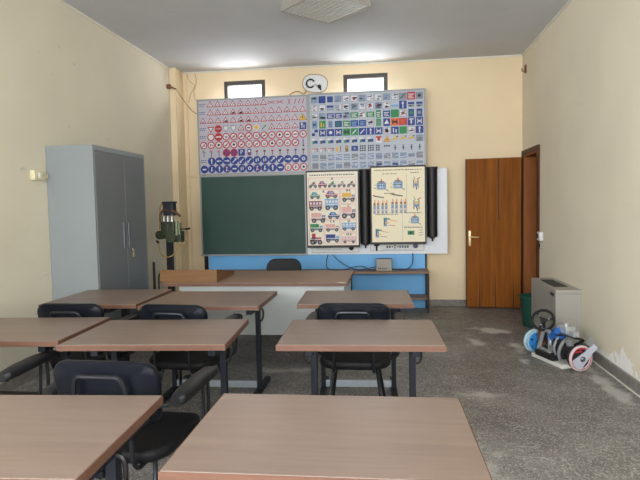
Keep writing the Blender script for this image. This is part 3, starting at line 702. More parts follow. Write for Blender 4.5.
# 1
pale(0, 0); panel(1, 0, BLU, .09, .09, 3, BLU); panel(2, 0, BLU, .075, .075, 3, BLU)
for i in range(3, 10): pale(i, 0)
pale(10, 0); panel(11, 0, GRY, .095, .09, 4, BLK); panel(12, 0, RED, .10, .095, 0); panel(13, 0, GRY, .09, .085, 3, BLK)
# 2
for i in (0, 1): pale(i, 1)
S.rect(cx(2), rz_[1]+.015, .095, .03, BLU, 1).rect(cx(2), rz_[1]-.025, .095, .022, STB, 1)
for i in range(3, 10): pale(i, 1)
for i in (4, 5, 8): S.bar(cx(i)-.03, rz_[1]-.01, cx(i)+.03, rz_[1]+.012, .016, BLK, 3)
S.tri(cx(7), rz_[1]+.01, .03, RED, 3)
S.rect(cx(10), rz_[1], .10, .04, LBL, 1).rect(cx(10), rz_[1]+.012, .10, .008, WHT, 2)
panel(11, 1, BLU, .092, .10, 1)
for i in (12, 13): S.rect(cx(i), rz_[1]+.015, .085, .03, BLU, 1).rect(cx(i), rz_[1]-.02, .085, .028, GRY, 1).rect(cx(i)-.01, rz_[1]-.02, .03, .018, BLK, 2)
# 3
for i, c, w_, h, q in ((2, BLU, .09, .07, 0), (3, BLU, .09, .07, 0), (5, GRN, .10, .07, 0), (7, GRN, .10, .07, 0), (8, GRN, .06, .10, 0), (9, BLU, .09, .08, 0), (10, GRN, .10, .10, 3)):
    panel(i, 2, c, w_, h, q, GRN if q == 3 else WHT)
for i in (0, 1, 4, 6): pale(i, 2); S.rect(cx(i)-.015, rz_[2]-.015, .04, .02, GRN if i < 4 else DRD, 3)
pale(11, 2); S.bar(cx(11)-.03, rz_[2]-.03, cx(11)+.03, rz_[2]+.03, .01, RED, 3)
for i in (12, 13): panel(i, 2, BLU, .07, .095, 3, GRN if i == 12 else GRY)
# 4
for i, c, w_, h, q, dc in ((0, STB, .07, .10, 7, BLU), (1, GRN, .085, .10, 2, YEL), (2, STB, .06, .09, 0, BLU), (3, BLU, .09, .08, 0, GRN), (4, GRN, .09, .08, 0, WHT), (5, BLU, .10, .08, 0, LBL), (6, BLU, .09, .08, 0, LBL), (8, GRN, .06, .09, 0, GRY),
                           (9, BLU, .085, .095, 5, WHT), (10, ORA, .10, .095, 7, BLK), (11, RED, .10, .09, 0, ORA), (12, BLU, .09, .10, 6, WHT), (13, BLU, .09, .10, 7, WHT)):
    panel(i, 3, c, w_, h, q, dc)
pale(7, 3); S.rect(cx(7), rz_[3], .06, .02, BLK, 3).rect(cx(7)+.02, rz_[3]+.02, .02, .02, RED, 3)
# 5
S.rect(cx(0)+.02, rz_[4]+.03, .05, .04, BLU, 1).rect(cx(0)-.02, rz_[4]-.02, .045, .04, BLU, 1)
for i, c, q in ((1, BLU, 7), (2, BLU, 3), (3, BLU, 7), (4, GRN, 7), (5, GRN, 4), (6, BLU, 4), (7, BLU, 1), (8, BLU, 7), (10, BLU, 2), (11, GRN, 3), (13, BLU, 1)):
    panel(i, 4, c, .095, .09, q, (BLK if i == 4 else GRN if i == 11 else WHT))
pale(9, 4); S.disc(cx(9), rz_[4], .02, BLK, 3, 8); pale(12, 4)
# 6
for i in range(8):
    S.rect(cx(i)+.012, rz_[5]-.01, .05, .04, BLU, 1).rect(cx(i)-.02, rz_[5]+.025, .05, .022, WHT, 1).rect(cx(i)-.025, rz_[5]-.015, .022, .04, BLK if i % 2 else GRN, 2)
panel(8, 5, WHT, .075, .085, 3, RED); S.rect(cx(8), rz_[5]+.03, .075, .025, RED, 3)
S.tri(cx(9), rz_[5]-.005, .052, RED, 1).tri(cx(9), rz_[5]-.005, .043, YEL, 2).rect(cx(9), rz_[5]-.01, .03, .01, BLK, 3)
for i in (10, 11, 12): S.bar(cx(i)-.05, rz_[5]-.01, cx(i)+.035, rz_[5]+.015, .018, YEL, 1).rect(cx(i)-.01, rz_[5]+.02, .012, .06, YEL, 2).rect(cx(i)+.03, rz_[5]+.03, .03, .012, BLK, 3)
pale(13, 5); S.bar(cx(13)-.03, rz_[5]-.02, cx(13)+.03, rz_[5]+.01, .01, YEL, 3)
# 7
for i in range(3):
    for q in range(3): S.rect(cx(i)-.03+q*.03, rz_[6]-.005+.01*(q % 2), .02, .05, (WHT, PNK, GRY)[q], 1).rect(cx(i)-.03+q*.03, rz_[6]+.01, .02, .012, (RED, BRN, RED)[q], 2)
S.rect(cx(3)-.02, rz_[6], .03, .07, YEL, 1).rect(cx(3)+.025, rz_[6], .012, .08, BRN, 1)
S.rect(cx(4), rz_[6], .04, .085, BRN, 1).disc(cx(4), rz_[6]+.02, .012, YEL, 2, 8).disc(cx(4), rz_[6]-.02, .012, GRN, 2, 8)
panel(5, 6, BLU, .085, .065, 3, STB)
for i in (6, 7, 8):
    n_ = 2 if i == 8 else 3
    for a in range(n_):
        for c_ in range(3): S.disc(cx(i)-.03+a*.03, rz_[6]-.03+c_*.03, .0125, BLK, 1, 8)
for a in range(3): S.disc(cx(9)-.03+a*.03, rz_[6]+.02, .0125, BLK, 1, 8)
for i in (10, 11, 12, 13): S.rect(cx(i), rz_[6]-.015, .014, .05, BLK, 1).disc(cx(i), rz_[6]+.022, .01, BLK, 1, 8).rect(cx(i), rz_[6]-.005, .04, .008, BLK, 2)
# 8, 9
for i in range(14):
    for k in (7, 8):
        hh = .085 if i < 9 else rng.uniform(.05, .09)
        S.rect(cx(i), rz_[k], .100, hh+.006, WHT, 1).rect(cx(i), rz_[k], .092, hh, STB if (i+k) % 4 else GRY, 2)
        rr = random.Random(i*5+k)
        for q in range(3): S.bar(cx(i)-.04, rz_[k]+rr.uniform(-.03, .03), cx(i)+.04, rz_[k]+rr.uniform(-.03, .03), .007, rr.choice((WHT, GRY, WHT, GRY, WHT)), 3)
for i in (8, 10): S.rect(cx(i), rz_[8], .07, .03, BLU, 4)
S.build(t, 'printed_signs', (0, -.0004, 0))

# chalkboard and whiteboard
t, W_, H_ = board('chalkboard', 'large plain green chalkboard with pale metal frame', 'chalkboard', -2.70, -1.16, .75, 1.90, YB, GREENBD, .02)
MB().bbox(.0, W_, -.05, -.006, 0, .014, .003).build('chalk_ledge', ALU, t)
t, W_, H_ = board('whiteboard', 'white board behind the two posters, its right end bare', 'whiteboard', -1.155, .775, .755, 1.92, YB, WHITEBD, .012, WHITEPL)

# white charts half hidden under the posters
def chart(x0, x1, z0, z1, label, marks):
    t = thing('paper_chart', label, 'chart', (x0, YB-.02, z0)); w_, h = x1-x0, z1-z0
    MB().box(0, w_, 0, .003, 0, h).build('chart_sheet', WHITEPL, t)
    S = Sheet(); S.frame(w_/2, h/2, w_-.02, h-.02, .004, GRY, 1)
    if marks:
        z = .065; x = .24
        S.words(.18, w_-.18, z-.035, .006, GRY, 1)
        for k, (sh, ww) in enumerate((('r', .022), ('r', .022), ('a', .03), ('x', .03), ('a', .03), ('r', .02), ('r', .022), ('r', .022), ('r', .022))):
            if sh == 'r': S.rect(x, z, ww, .032, BLK, 1)
            elif sh == 'a': S.rect(x-.006, z, .02, .008, BLK, 1).poly([(x+.018, z), (x, z+.014), (x, z-.014)], BLK, 1)
            else: S.rect(x, z, .01, .04, BLK, 1).rect(x, z+.016, .03, .01, BLK, 1).rect(x, z-.016, .03, .01, BLK, 1)
            x += .035
    else: S.words(.08, w_-.25, .05, .008, GRY, 1, 4); S.words(.08, w_-.3, .08, .008, GRY, 1, 5)
    S.build(t, 'printed_marks', (0, -.0004, 0)); return t
chart(-1.10, -.42, .775, 1.2, 'white paper chart peeking out below the vehicle poster', False)
chart(-.28, .47, .79, 1.2, 'white paper chart with black symbols and arrows below the engine poster', True)
def ball(name, x, z, r, y, m, label, cat):
    o = MB(); pts = []; n = 10
    for i in range(1, n): pts.append(((0, 0, -r*math.cos(pi*i/n)), r*math.sin(pi*i/n)))
    o.tube([p for p, _ in pts], [q for _, q in pts], 14); q = o.build(name, m, None, True); q.location = (x, y, z); tag(q, label, cat); return q
KNOB = mat('dark_blue_knob', (44, 50, 84), .4)
for (x, z, lab) in ((-.535, .85, 'dark round magnet below the vehicle poster'), (.345, .868, 'dark blue round magnet below the engine poster')):
    o = MB().cyl((0, 0, 0), (0, -.02, 0), .035, 20).build('board_magnet', KNOB if x > 0 else RUB, None, True); o.location = (x, YB-.0205, z); tag(o, lab, 'magnet')
cl_ = thing('bulldog_clip', 'black clip hanging below the left corner of the engine poster', 'clip', (-.185, YB-.021, .80))
MB().prism([(-.012, .0), (.012, .0), (.014, .075), (-.014, .075)], -.012, 0).build('clip_handle', RUB, cl_); MB().bbox(-.038, .038, -.016, 0, .07, .105, .004).build('clip_jaw', RUB, cl_)

# ------------------------------------------------------------------ posters on black backing boards
PAPA = mat('poster_paper_cream', (240, 232, 216), .5, 0, .02); PAPB = mat('poster_paper_yellowed', (243, 233, 203), .5, 0, .02)
def poster(label, x0, x1, z0, z1, y, paper):
    t = thing('wall_poster', label, 'poster', (x0, y, z0)); w_, h = x1-x0, z1-z0
    MB().bbox(-.004, w_+.014, 0, .03, -.02, h+.012, .004).build('backing_board', DARK, t)
    MB().box(.012, w_-.004, -.003, 0, .012, h-.01).build('paper', paper, t); return t, w_, h
YP = 7.36
t, W_, H_ = poster('cream poster of small coloured vehicles in red boxes, left of the two posters', -1.128, -.42, .885, 1.905, YP, PAPA)
S = Sheet()
def vehicle(x, z, w_, h, c, kind, c2=GRY):
    w_ *= 1.12; h *= 1.2
    """small printed picture of a vehicle in three-quarter view"""
    r = h*.2
    if kind == 'car':
        S.poly([(x-w_/2, z-h*.25), (x+w_/2, z-h*.25), (x+w_/2, z+h*.05), (x+w_*.25, z+h*.12), (x+w_*.1, z+h*.42), (x-w_*.25, z+h*.42), (x-w_*.4, z+h*.08), (x-w_/2, z)], c, 1)
        S.poly([(x-w_*.22, z+h*.1), (x+w_*.16, z+h*.1), (x+w_*.06, z+h*.34), (x-w_*.2, z+h*.34)], LBL, 2)
    elif kind == 'bus':
        S.rect(x, z+h*.08, w_, h*.72, c, 1)
        for k in range(4): S.rect(x-w_*.36+k*w_*.24, z+h*.22, w_*.16, h*.22, WHT, 2)
    elif kind == 'truck':
        S.rect(x-w_*.14, z+h*.12, w_*.68, h*.55, c, 1).rect(x+w_*.36, z, w_*.24, h*.42, c2, 1).rect(x+w_*.38, z+h*.08, w_*.14, h*.16, LBL, 2).rect(x, z-h*.2, w_*.95, h*.1, BLK, 1)
    elif kind == 'moto':
        S.bar(x-w_*.3, z-h*.1, x+w_*.2, z+h*.15, h*.22, c, 1).bar(x+w_*.2, z+h*.15, x+w_*.32, z-h*.2, h*.08, BLK, 2).bar(x-w_*.05, z+h*.2, x+w_*.2, z+h*.35, h*.1, c2, 2).disc(x, z-h*.1, h*.14, GRY, 3, 8)
    elif kind == 'tractor':
        S.rect(x+w_*.12, z, w_*.6, h*.28, c, 1).rect(x-w_*.2, z+h*.2, w_*.3, h*.5, c, 1).disc(x-w_*.22, z-h*.15, h*.3, BLK, 2).disc(x-w_*.22, z-h*.15, h*.16, c2, 3)
    S.bar(x-w_*.45, z-h*.02, x+w_*.45, z-h*.02, h*.07, WHT, 3).bar(x-w_*.4, z-h*.16, x+w_*.42, z-h*.16, h*.06, GRY, 3)
    for k in (-.3, .3): S.disc(x+k*w_, z-h*.27, r, BLK, 4, 10).disc(x+k*w_, z-h*.27, r*.5, GRY, 5, 8)
S.words(.05, W_-.05, H_-.05, .013, BLK, 1, 11)
def boxr(x0, x1, z0, z1): S.frame((x0+x1)/2, (z0+z1)/2, x1-x0, z1-z0, .006, PNK, 1)
boxr(.03, W_-.03, H_-.235, H_-.085); S.text('A', W_/2, H_-.105, .046, BLK); S.text('A', W_/2+.004, H_-.105, .046, BLK)
for k, c in enumerate((DRD, RED, GRN, PNK, BRN)): vehicle(.095+k*.13, H_-.175, .105, .085, c, 'moto' if k != 1 else 'car', BLK)
boxr(.03, .455, .37, H_-.245); S.text('B', .235, H_-.275, .046, BLK); S.text('B', .235+.004, H_-.275, .046, BLK)
vehicle(.12, H_-.325, .12, .09, GRN, 'car'); vehicle(.345, H_-.315, .15, .10, RED, 'car')
vehicle(.125, H_-.465, .16, .12, DRD, 'bus'); vehicle(.345, H_-.45, .16, .14, LBL, 'bus')
vehicle(.16, H_-.625, .18, .13, PNK, 'truck', BRN); vehicle(.37, H_-.60, .14, .09, BLU, 'car')
boxr(.465, W_-.03, H_-.44, H_-.245); S.text('B-E', .575, H_-.265, .046, BLK); S.text('B-E', .575+.004, H_-.265, .046, BLK); vehicle(.575, H_-.355, .16, .12, YEL, 'truck', BRN)
boxr(.465, W_-.03, .37, H_-.45); vehicle(.575, H_-.56, .17, .15, PNK, 'truck', BRN)
S.text('C', .575, H_-.475, .046, BLK); S.text('C', .575+.004, H_-.475, .046, BLK)
boxr(.03, .235, .03, .36); S.text('C', .12, .335, .046, BLK); S.text('C', .12+.004, .335, .046, BLK); vehicle(.13, .255, .16, .11, GRN, 'truck', GRY); vehicle(.125, .10, .15, .14, RED, 'tractor', DRD)
boxr(.245, .455, .03, .36); S.text('C-E', .35, .338, .046, BLK); S.text('C-E', .35+.004, .338, .046, BLK); vehicle(.35, .255, .17, .10, PNK, 'truck', YEL); vehicle(.35, .11, .17, .11, BLU, 'truck', LBL)
boxr(.465, W_-.03, .19, .36); S.text('D', .575, .338, .046, BLK); S.text('D', .575+.004, .338, .046, BLK); vehicle(.575, .265, .17, .10, LBL, 'bus')
boxr(.465, W_-.03, .03, .18); S.text('D-E', .575, .16, .046, BLK); S.text('D-E', .575+.004, .16, .046, BLK); vehicle(.575, .085, .17, .085, PNK, 'bus')
S.build(t, 'printed_vehicles', (0, -.0034, 0))

t, W_, H_ = poster('yellowed poster of engine cutaway diagrams, right of the two posters', -.252, .468, .92, 1.942, YP, PAPB)
S = Sheet(); S.words(.05, W_-.05, H_-.045, .011, BLK, 1, 21); S.words(.16, .35, H_-.095, .009, BLK, 1, 22); S.words(.53, .64, H_-.085, .009, BLK, 1, 23)
def engine(x, z, s, style):
    if style == 0:      # housing with rotor
        S.poly([(x-s*.5, z-s*.5), (x+s*.5, z-s*.5), (x+s*.55, z+s*.25), (x+s*.2, z+s*.5), (x-s*.3, z+s*.5), (x-s*.55, z+s*.2)], GRY, 1).poly([(x-s*.4, z-s*.4), (x+s*.4, z-s*.4), (x+s*.42, z+s*.2), (x-s*.42, z+s*.2)], LBL, 2).rect(x, z-s*.1, s*.34, s*.4, WHT, 3).bar(x-s*.4, z-s*.05, x+s*.4, z-s*.05, s*.07, BLK, 4).bar(x, z-s*.4, x, z+s*.3, s*.06, BLU, 4)
        S.rect(x, z+s*.6, s*.14, s*.3, ORA, 2).rect(x+s*.02, z+s*.45, s*.4, s*.1, BRN, 2).bar(x-s*.6, z-s*.35, x-s*.9, z-s*.3, s*.06, BLK, 2).bar(x+s*.5, z-s*.5, x+s*.8, z-s*.65, s*.08, BLK, 2).bar(x-s*.5, z-s*.1, x-s*.8, z+s*.1, s*.05, STB, 2)
    elif style == 1:    # cylinder with piston and valve
        S.rect(x-s*.28, z, s*.14, s*1.1, GRY, 1).rect(x+s*.28, z, s*.14, s*1.1, GRY, 1).rect(x, z-s*.1, s*.42, s*.35, STB, 2).rect(x, z+s*.25, s*.42, s*.2, YEL, 2).bar(x, z-s*.2, x+s*.12, z-s*.75, s*.12, BLK, 3).bar(x+s*.1, z+s*.55, x+s*.55, z+s*.8, s*.09, RED, 3).bar(x-s*.1, z+s*.5, x-s*.25, z+s*.9, s*.07, GRN, 3)
    elif style == 2:    # row of cylinders
        for k in (-.5, -.18, .22, .54):
            S.rect(x+k*s, z-s*.25, s*.22, s*.75, GRY, 1).rect(x+k*s, z-s*.25, s*.15, s*.68, WHT, 1.5).rect(x+k*s, z-s*.1, s*.14, s*.30, STB, 2).rect(x+k*s, z-s*.5, s*.1, s*.3, GRY, 3).rect(x+k*s, z+s*.22, s*.18, s*.2, BRN, 2).bar(x+k*s, z+s*.3, x+k*s+s*.03, z+s*.6, s*.05, ORA, 3).bar(x+k*s+s*.08, z+s*.2, x+k*s+s*.1, z+s*.5, s*.04, PNK, 3)
        S.bar(x-s*.55, z+s*.95, x+s*.35, z+s*.78, s*.09, BLK, 3).rect(x-s*.55, z+s*.98, s*.2, s*.1, BRN, 4)
    else:               # side section with wiring
        S.rect(x-s*.3, z, s*.35, s*.9, STB, 1).rect(x-s*.1, z+s*.3, s*.5, s*.14, GRN, 2).rect(x-s*.1, z-s*.1, s*.45, s*.12, YEL, 2).bar(x+s*.1, z+s*.2, x+s*.9, z+s*.05, s*.05, ORA, 2).bar(x, z-s*.35, x+s*.7, z-s*.4, s*.05, RED, 2).rect(x-s*.38, z, s*.1, s*.6, BLU, 2)
engine(.145, H_-.245, .115, 0); engine(.365, H_-.235, .115, 0); engine(.60, H_-.235, .105, 1)
engine(.125, H_-.53, .15, 2); engine(.37, H_-.52, .16, 2); engine(.605, H_-.51, .115, 1)
engine(.23, .285, .13, 3); engine(.12, .135, .13, 3); engine(.585, .31, .10, 0)
S.rect(.53, .135, .09, .055, GRN, 1).rect(.53, .135, .04, .03, BLK, 2)
for k in range(3): S.bar(.64, .10+k*.035, .69, .11+k*.03, .008, GRY, 1)
S.words(.18, .32, H_-.355, .010, BLK, 1, 24); S.words(.06, .36, .385, .009, BLK, 1, 25); S.words(.46, .66, .40, .009, BLK, 1, 26); S.words(.44, .68, .205, .010, BLK, 1, 27)
for (xa, za, xb, zb) in ((.48, .40, .48, H_-.1), (.04, .405, W_-.04, .405), (.42, .03, .42, .40), (.43, .22, W_-.04, .22)): S.bar(xa, za, xb, zb, .003, GRY, 1)
S.build(t, 'printed_diagrams', (0, -.0034, 0))

# black rolled hangings between and beside the posters
BLKV = mat('black_roll_vinyl', (24, 22, 24), .5, 0, .1, 20)
for (x, z0, z1, r, lab) in ((-.335, .905, 1.915, .07, 'black rolled screen hanging between the two posters'), (.568, .99, 1.92, .068, 'black rolled screen hanging right of the engine poster')):
    t = thing('rolled_screen', lab, 'roll', (x, YB-.085, z0), 0, 'black rolled screens by the posters')
    b = MB(); b.tube([(0, 0, 0), (0, 0, .03), (0, 0, .5), (0, 0, z1-z0-.05), (0, 0, z1-z0)], [r*.98, r, r, r*1.02, r*1.02], 20); b.build('roll', BLKV, t, True)
    MB().tube([(0, 0, 0), (0, 0, -.018), (0, 0, -.02), (0, 0, -.06)], [.036, .034, .014, .010], 12).build('end_tip', RUB, t, True)
    MB().bbox(-r*1.1, r*1.1, -.03, .07, z1-z0-.02, z1-z0+.012, .004).build('hanger', DARK, t)

# ------------------------------------------------------------------ grey box and cables on the bench
rt = thing('control_box', 'small beige box with black edges on the bench below the posters', 'box', (-.085, 7.33, .55))
MB().bbox(-.104, .104, -.03, .05, 0, .16, .006).build('box_case', HEAT, rt)
b = MB(); b.box(-.107, .107, -.028, .048, .157, .163).box(-.107, -.103, -.03, .05, 0, .16).box(.103, .107, -.03, .05, 0, .16); b.build('box_edge', RUB, rt)
b = MB()
for x in (-.07, -.05, -.02, .005, .03): b.box(x-.007, x+.007, -.032, -.03, .025, .04)
b.build('sockets', RUB, rt)
def cable(pts, r, m, label, name='cable'):
    o = MB().tube(smooth_path(pts, 6), r, 6).build(name, m, None, True); return tag(o, label, 'cable')
cable([(-.86, 7.50, .76), (-.88, 7.45, .66), (-.86, 7.38, .585), (-.78, 7.36, .56), (-.62, 7.35, .56), (-.50, 7.33, .60), (-.38, 7.33, .61), (-.27, 7.33, .562), (-.19, 7.33, .565)], .006, CABLE, 'black cable looping from the whiteboard to the left of the beige box')
cable([(-.80, 7.50, .76), (-.70, 7.44, .67), (-.58, 7.40, .60), (-.46, 7.37, .56), (-.36, 7.38, .56), (-.19, 7.36, .60)], .005, CABLE, 'black cable sagging diagonally behind the other one left of the beige box')
cable([(.02, 7.36, .57), (.10, 7.36, .561), (.22, 7.38, .565), (.29, 7.42, .62), (.305, 7.48, .70), (.305, 7.50, .77)], .006, CABLE, 'black cable rising to the whiteboard right of the beige box')

# ------------------------------------------------------------------ carburettor model on a post
dv = thing('engine_model', 'olive green mechanical model with hoses on a black post, left of the chalkboard', 'model', (-2.615, 6.2, 0))
OLIVE = mat('olive_green_enamel', (58, 64, 44), .45, .1, .2, 25); HOSE = mat('tan_hose', (168, 140, 92), .6); CASTAL = mat('cast_aluminium', (168, 168, 160), .35, .6, .1)
MB().box(-.035, .035, -.025, .025, .03, 1.30).build('post', DARK, dv)
MB().bbox(-.13, .13, -.16, .16, 0, .03, .005).build('base_plate', DARK, dv)
b = MB(); b.bbox(-.045, .075, -.06, .06, 1.355, 1.50, .006).bbox(-.055, .085, -.065, .065, 1.50, 1.522, .004).bbox(-.02, .05, -.066, -.06, 1.39, 1.47, .002); b.build('coil_box', mat('blue_black_casing', (34, 38, 48), .4), dv)
b = MB(); b.bbox(-.075, .09, -.08, .08, 1.10, 1.285, .012)
for k in range(5): b.bbox(-.062+k*.032, -.047+k*.032, -.088, .088, 1.12, 1.275, .003)
b.build('main_body', OLIVE, dv)
b = MB(); b.cyl((-.08, -.10, 1.13), (-.08, .06, 1.13), .052, 24).cyl((-.08, -.115, 1.13), (-.08, -.10, 1.13), .036, 24).cyl((-.08, -.125, 1.13), (-.08, -.115, 1.13), .014, 16); b.build('pulley', OLIVE, dv, True)
b = MB(); b.tube([(.055, -.10, 1.10), (.055, .06, 1.10)], .062, 20).bbox(.09, .165, -.06, .06, 1.04, 1.17, .01).cyl((.125, -.075, 1.10), (.125, -.06, 1.10), .032, 16); b.build('side_drum', OLIVE, dv, True)
b = MB(); b.bbox(.105, .135, -.085, -.03, 1.12, 1.29, .008).bbox(.14, .155, -.07, .0, 1.13, 1.27, .004); b.build('ribbed_plate', mat('pale_green_casting', (132, 142, 110), .45, .2, .15), dv)
b = MB()
for x in (-.05, -.0, .05): b.tube([(x, -.03, 1.28), (x, -.03, 1.33), (x+.008, -.03, 1.375)], [.024, .02, .012], 12)
b.bbox(-.07, .07, -.05, .02, 1.275, 1.30, .005).bbox(-.07, .05, -.04, .01, 1.33, 1.345, .004); b.build('carburettor', CASTAL, dv, True)
b = MB(); b.tube(smooth_path([(-.085, -.05, 1.28), (-.08, -.06, 1.36), (-.045, -.06, 1.415), (.02, -.07, 1.42)], 5), .013, 8).tube(smooth_path([(.055, -.06, 1.41), (.10, -.06, 1.40), (.14, -.06, 1.37), (.165, -.06, 1.345)], 5), .016, 8); b.build('dark_hose', mat('brown_hose', (92, 70, 40), .6), dv, True)
b = MB(); b.tube(smooth_path([(-.10, -.10, 1.06), (-.085, -.11, .96), (-.04, -.11, .885), (.03, -.11, .87), (.10, -.11, .91), (.15, -.10, .99), (.165, -.09, 1.05)], 5), .008, 6)
b.tube(smooth_path([(.15, -.09, 1.02), (.21, -.09, 1.02), (.25, -.09, 1.09), (.245, -.09, 1.17)], 5), .007, 6).tube(smooth_path([(-.05, -.03, 1.505), (-.085, -.04, 1.46), (-.09, -.05, 1.32), (-.095, -.06, 1.19)], 5), .010, 6); b.build('tan_hose', HOSE, dv, True)
b = MB(); b.tube([(.155, -.05, 1.195), (.235, -.07, 1.195)], .007, 8).tube([(.235, -.07, 1.195), (.285, -.08, 1.20)], .012, 10); b.tube([(-.115, -.10, 1.06), (-.09, -.11, 1.035)], .014, 8); b.build('lever', RUB, dv, True)

rod = thing('metal_stand', 'thin dark upright rod with a bent tube beside the lectern', 'stand', (-2.825, 6.2, 0))
MB().cyl((0, 0, .02), (0, 0, .80), .015, 12).build('rod', mat('brown_rod', (66, 50, 40), .5), rod, True)
MB().cyl((0, 0, 0), (0, 0, .02), .06, 24).build('base', DARK, rod, True)
MB().tube(smooth_path([(.125, 0, .70), (.09, 0, .685), (.062, 0, .64), (.055, 0, .56), (.05, 0, .40), (.012, 0, .36)], 5), .010, 8).build('bent_tube', DARK, rod, True)

# ------------------------------------------------------------------ right side: heater, bin, driving demonstrator, thermostat
ht = thing('fan_heater', 'grey-beige metal fan heater cabinet against the right wall', 'heater', (1.565, 5.40, 0))
hl = .90; hd_ = .235
b = MB(); b.bbox(0, hd_, 0, hl, .06, .585, .006); b.box(.02, hd_, .02, hl-.02, 0, .06); b.build('heater_case', HEAT, ht)
b = MB(); b.box(.045, .175, .20, .72, .584, .587); g = b.build('air_outlet', RUB, ht)
b = MB()
for k in range(16): b.box(.05, .17, .215+k*.032, .225+k*.032, .587, .591)
b.build('grille', mat('grille_black', (44, 42, 40), .5), g)
b = MB(); b.box(-.0015, 0, .115, .119, .07, .575).box(-.0015, 0, hl-.12, hl-.116, .07, .575).box(.006, hd_-.006, -.0015, 0, .545, .549); b.build('panel_seam', mat('seam_grey', (104, 102, 96), .6), ht)
b = MB(); b.bbox(-.008, 0, .05, .16, .515, .545, .003); b.build('badge', DARK, ht)

bi = thing('waste_bin', 'dark green plastic waste bin between the heater and the door', 'bin', (1.632, 6.478, 0))
b = MB(); n = 28; ro, zz = [.105, .11, .135, .148, .156, .156, .142, .10, .0], [0, .004, .2, .33, .345, .36, .35, .02, .02]
rings = [[(ro[i]*math.cos(2*pi*k/n), ro[i]*math.sin(2*pi*k/n), zz[i]) for k in range(n)] for i in range(len(ro)-1)]
vs_ = [v for R_ in rings for v in R_]; fs = [(i*n+k, i*n+(k+1) % n, (i+1)*n+(k+1) % n, (i+1)*n+k) for i in range(len(rings)-1) for k in range(n)]
fs += [tuple(range(n-1, -1, -1)), tuple((len(rings)-1)*n+k for k in range(n))]
b.add(vs_, fs); b.build('bin_body', GREENB, bi, True)
b = MB(); b.torus((0, 0, .352), (0, 0, 1), .155, .008, 28, 6); b.build('bin_rim', GREENB, bi, True)

th = thing('thermostat', 'white thermostat box on the right wall beside the door frame', 'thermostat', (XR, 6.77, 1.0))
MB().bbox(-.04, 0, -.06, .06, -.03, .075, .006).build('thermostat_case', WHITEPL, th)
MB().bbox(-.046, -.04, .0, .05, .0, .05, .003).build('dial', RUB, th)
MB().bbox(-.03, 0, -.055, .0, -.13, -.045, .005).build('socket_box', HEAT, th)
MB().bbox(-.034, -.03, -.045, -.012, -.11, -.065, .003).build('socket', RUB, th)

# driving demonstrator: axle with two wheels, steering wheel, gearbox on a white board
ax0, ax1 = Vector((1.357, 5.265, .113)), Vector((1.548, 4.745, .113))
dm = thing('driving_demonstrator', 'cutaway car-axle teaching model with steering wheel, blue and red wheels on a white base board', 'model', (1.46, 5.02, 0))
org = Vector((1.46, 5.02, 0)); A = (ax1-ax0); A.z = 0; L_ = A.length; A.normalize(); P_ = Vector((A.y, -A.x, 0))   # P_: towards the room
if P_.x > 0: P_ = -P_
MD = Matrix((P_.to_4d(), (-A).to_4d(), Vector((0, 0, 1, 0)), Vector((0, 0, 0, 1)))).transposed(); MD[3] = (0, 0, 0, 1)
# local frame: x towards room, y towards front wall, z up
MD = Matrix(((P_.x, -A.x, 0, 0), (P_.y, -A.y, 0, 0), (0, 0, 1, 0), (0, 0, 0, 1)))
mp_ = lambda p: MD @ Vector(p)
class DB(MB):
    def build(s, name, mats, parent=None, smooth=False, loc=None):
        s.v = [tuple(mp_(v)) for v in s.v]
        if MD.determinant() < 0: s.f = [f[::-1] for f in s.f]
        return MB.build(s, name, mats, parent, smooth, loc)
hL = L_/2
WB = mat('white_base_board', (226, 224, 216), .5); DISCW = mat('wheel_disc_lilac', (196, 200, 222), .4, .1); DISCB = mat('wheel_disc_blue', (54, 140, 208), .4); RIMR = mat('rim_pale_pink', (208, 190, 192), .4); RIMW = mat('rim_pale_blue', (176, 206, 224), .4)
GREYC = mat('grey_casting', (150, 154, 156), .4, .4, .1); BLUM = mat('motor_blue', (36, 96, 170), .4); SILV = mat('silver_box', (196, 200, 204), .3, .5, .1); BRNM = mat('rusty_brown_bracket', (118, 72, 50), .5)
DB().bbox(-.09, .10, -hL+.06, hL-.06, 0, .035, .003).build('base_board', WB, dm)
def wheel(y, sgn, tyre, face, rim):
    wv = DB(); wv.cyl((0, y, .113), (0, y+sgn*.045, .113), .099, 36); o = wv.build('wheel', tyre, dm, True)
    # rim ring, then the disc with a cut-out sector
    r_ = DB(); r_.torus((0, y+sgn*.045, .113), (0, 1, 0), .098, .013, 36, 8); r_.build('rim', rim, o, True)
    q = DB(); e = y+sgn*.050
    if face:
        pts = [(0, 0)]+[(.086*math.cos(a), .086*math.sin(a)) for a in [math.radians(150+k*210/24) for k in range(25)]]
        M_ = Matrix.Translation((0, 0, .113)); q.prism(pts, min(y, e), max(y, e), 0, M_); q.build('wheel_disc', face, o)
    q = DB(); q.cyl((0, y+sgn*.05, .113), (0, y+sgn*.075, .113), .024, 18).cyl((0, y+sgn*.075, .113), (0, y+sgn*.085, .113), .012, 12); q.build('hub', CHROME, o, True)
    return o
BLKR = mat('drum_black', (36, 34, 38), .5)
wn = wheel(-hL, -1, BLKR, None, RIMR)
q = DB(); q.prism([(.092, -.012), (.080, -.050), (.045, -.082), (.010, -.090), (-.105, .045), (-.150, .078), (-.112, .118), (-.02, .052)], -hL-.066, -hL-.056, 0, Matrix.Translation((0, 0, .113))); q.build('wheel_plate', mat('pale_lilac_plate', (196, 200, 214), .4, .2), wn)
q = DB(); q.bbox(-.005, .06, -hL-.054, -hL-.046, .165, .178, .003); q.bbox(-.03, .03, -hL-.054, -hL-.046, .188, .197, .003); q.build('brake_shoe', PRN[0], wn)
q = DB(); q.torus((0, -hL-.056, .113), (0, 1, 0), .093, .003, 36, 6); q.build('red_ring', PRN[0], wn, True)
wf = wheel(hL, 1, RIMW, DISCB, RIMW)
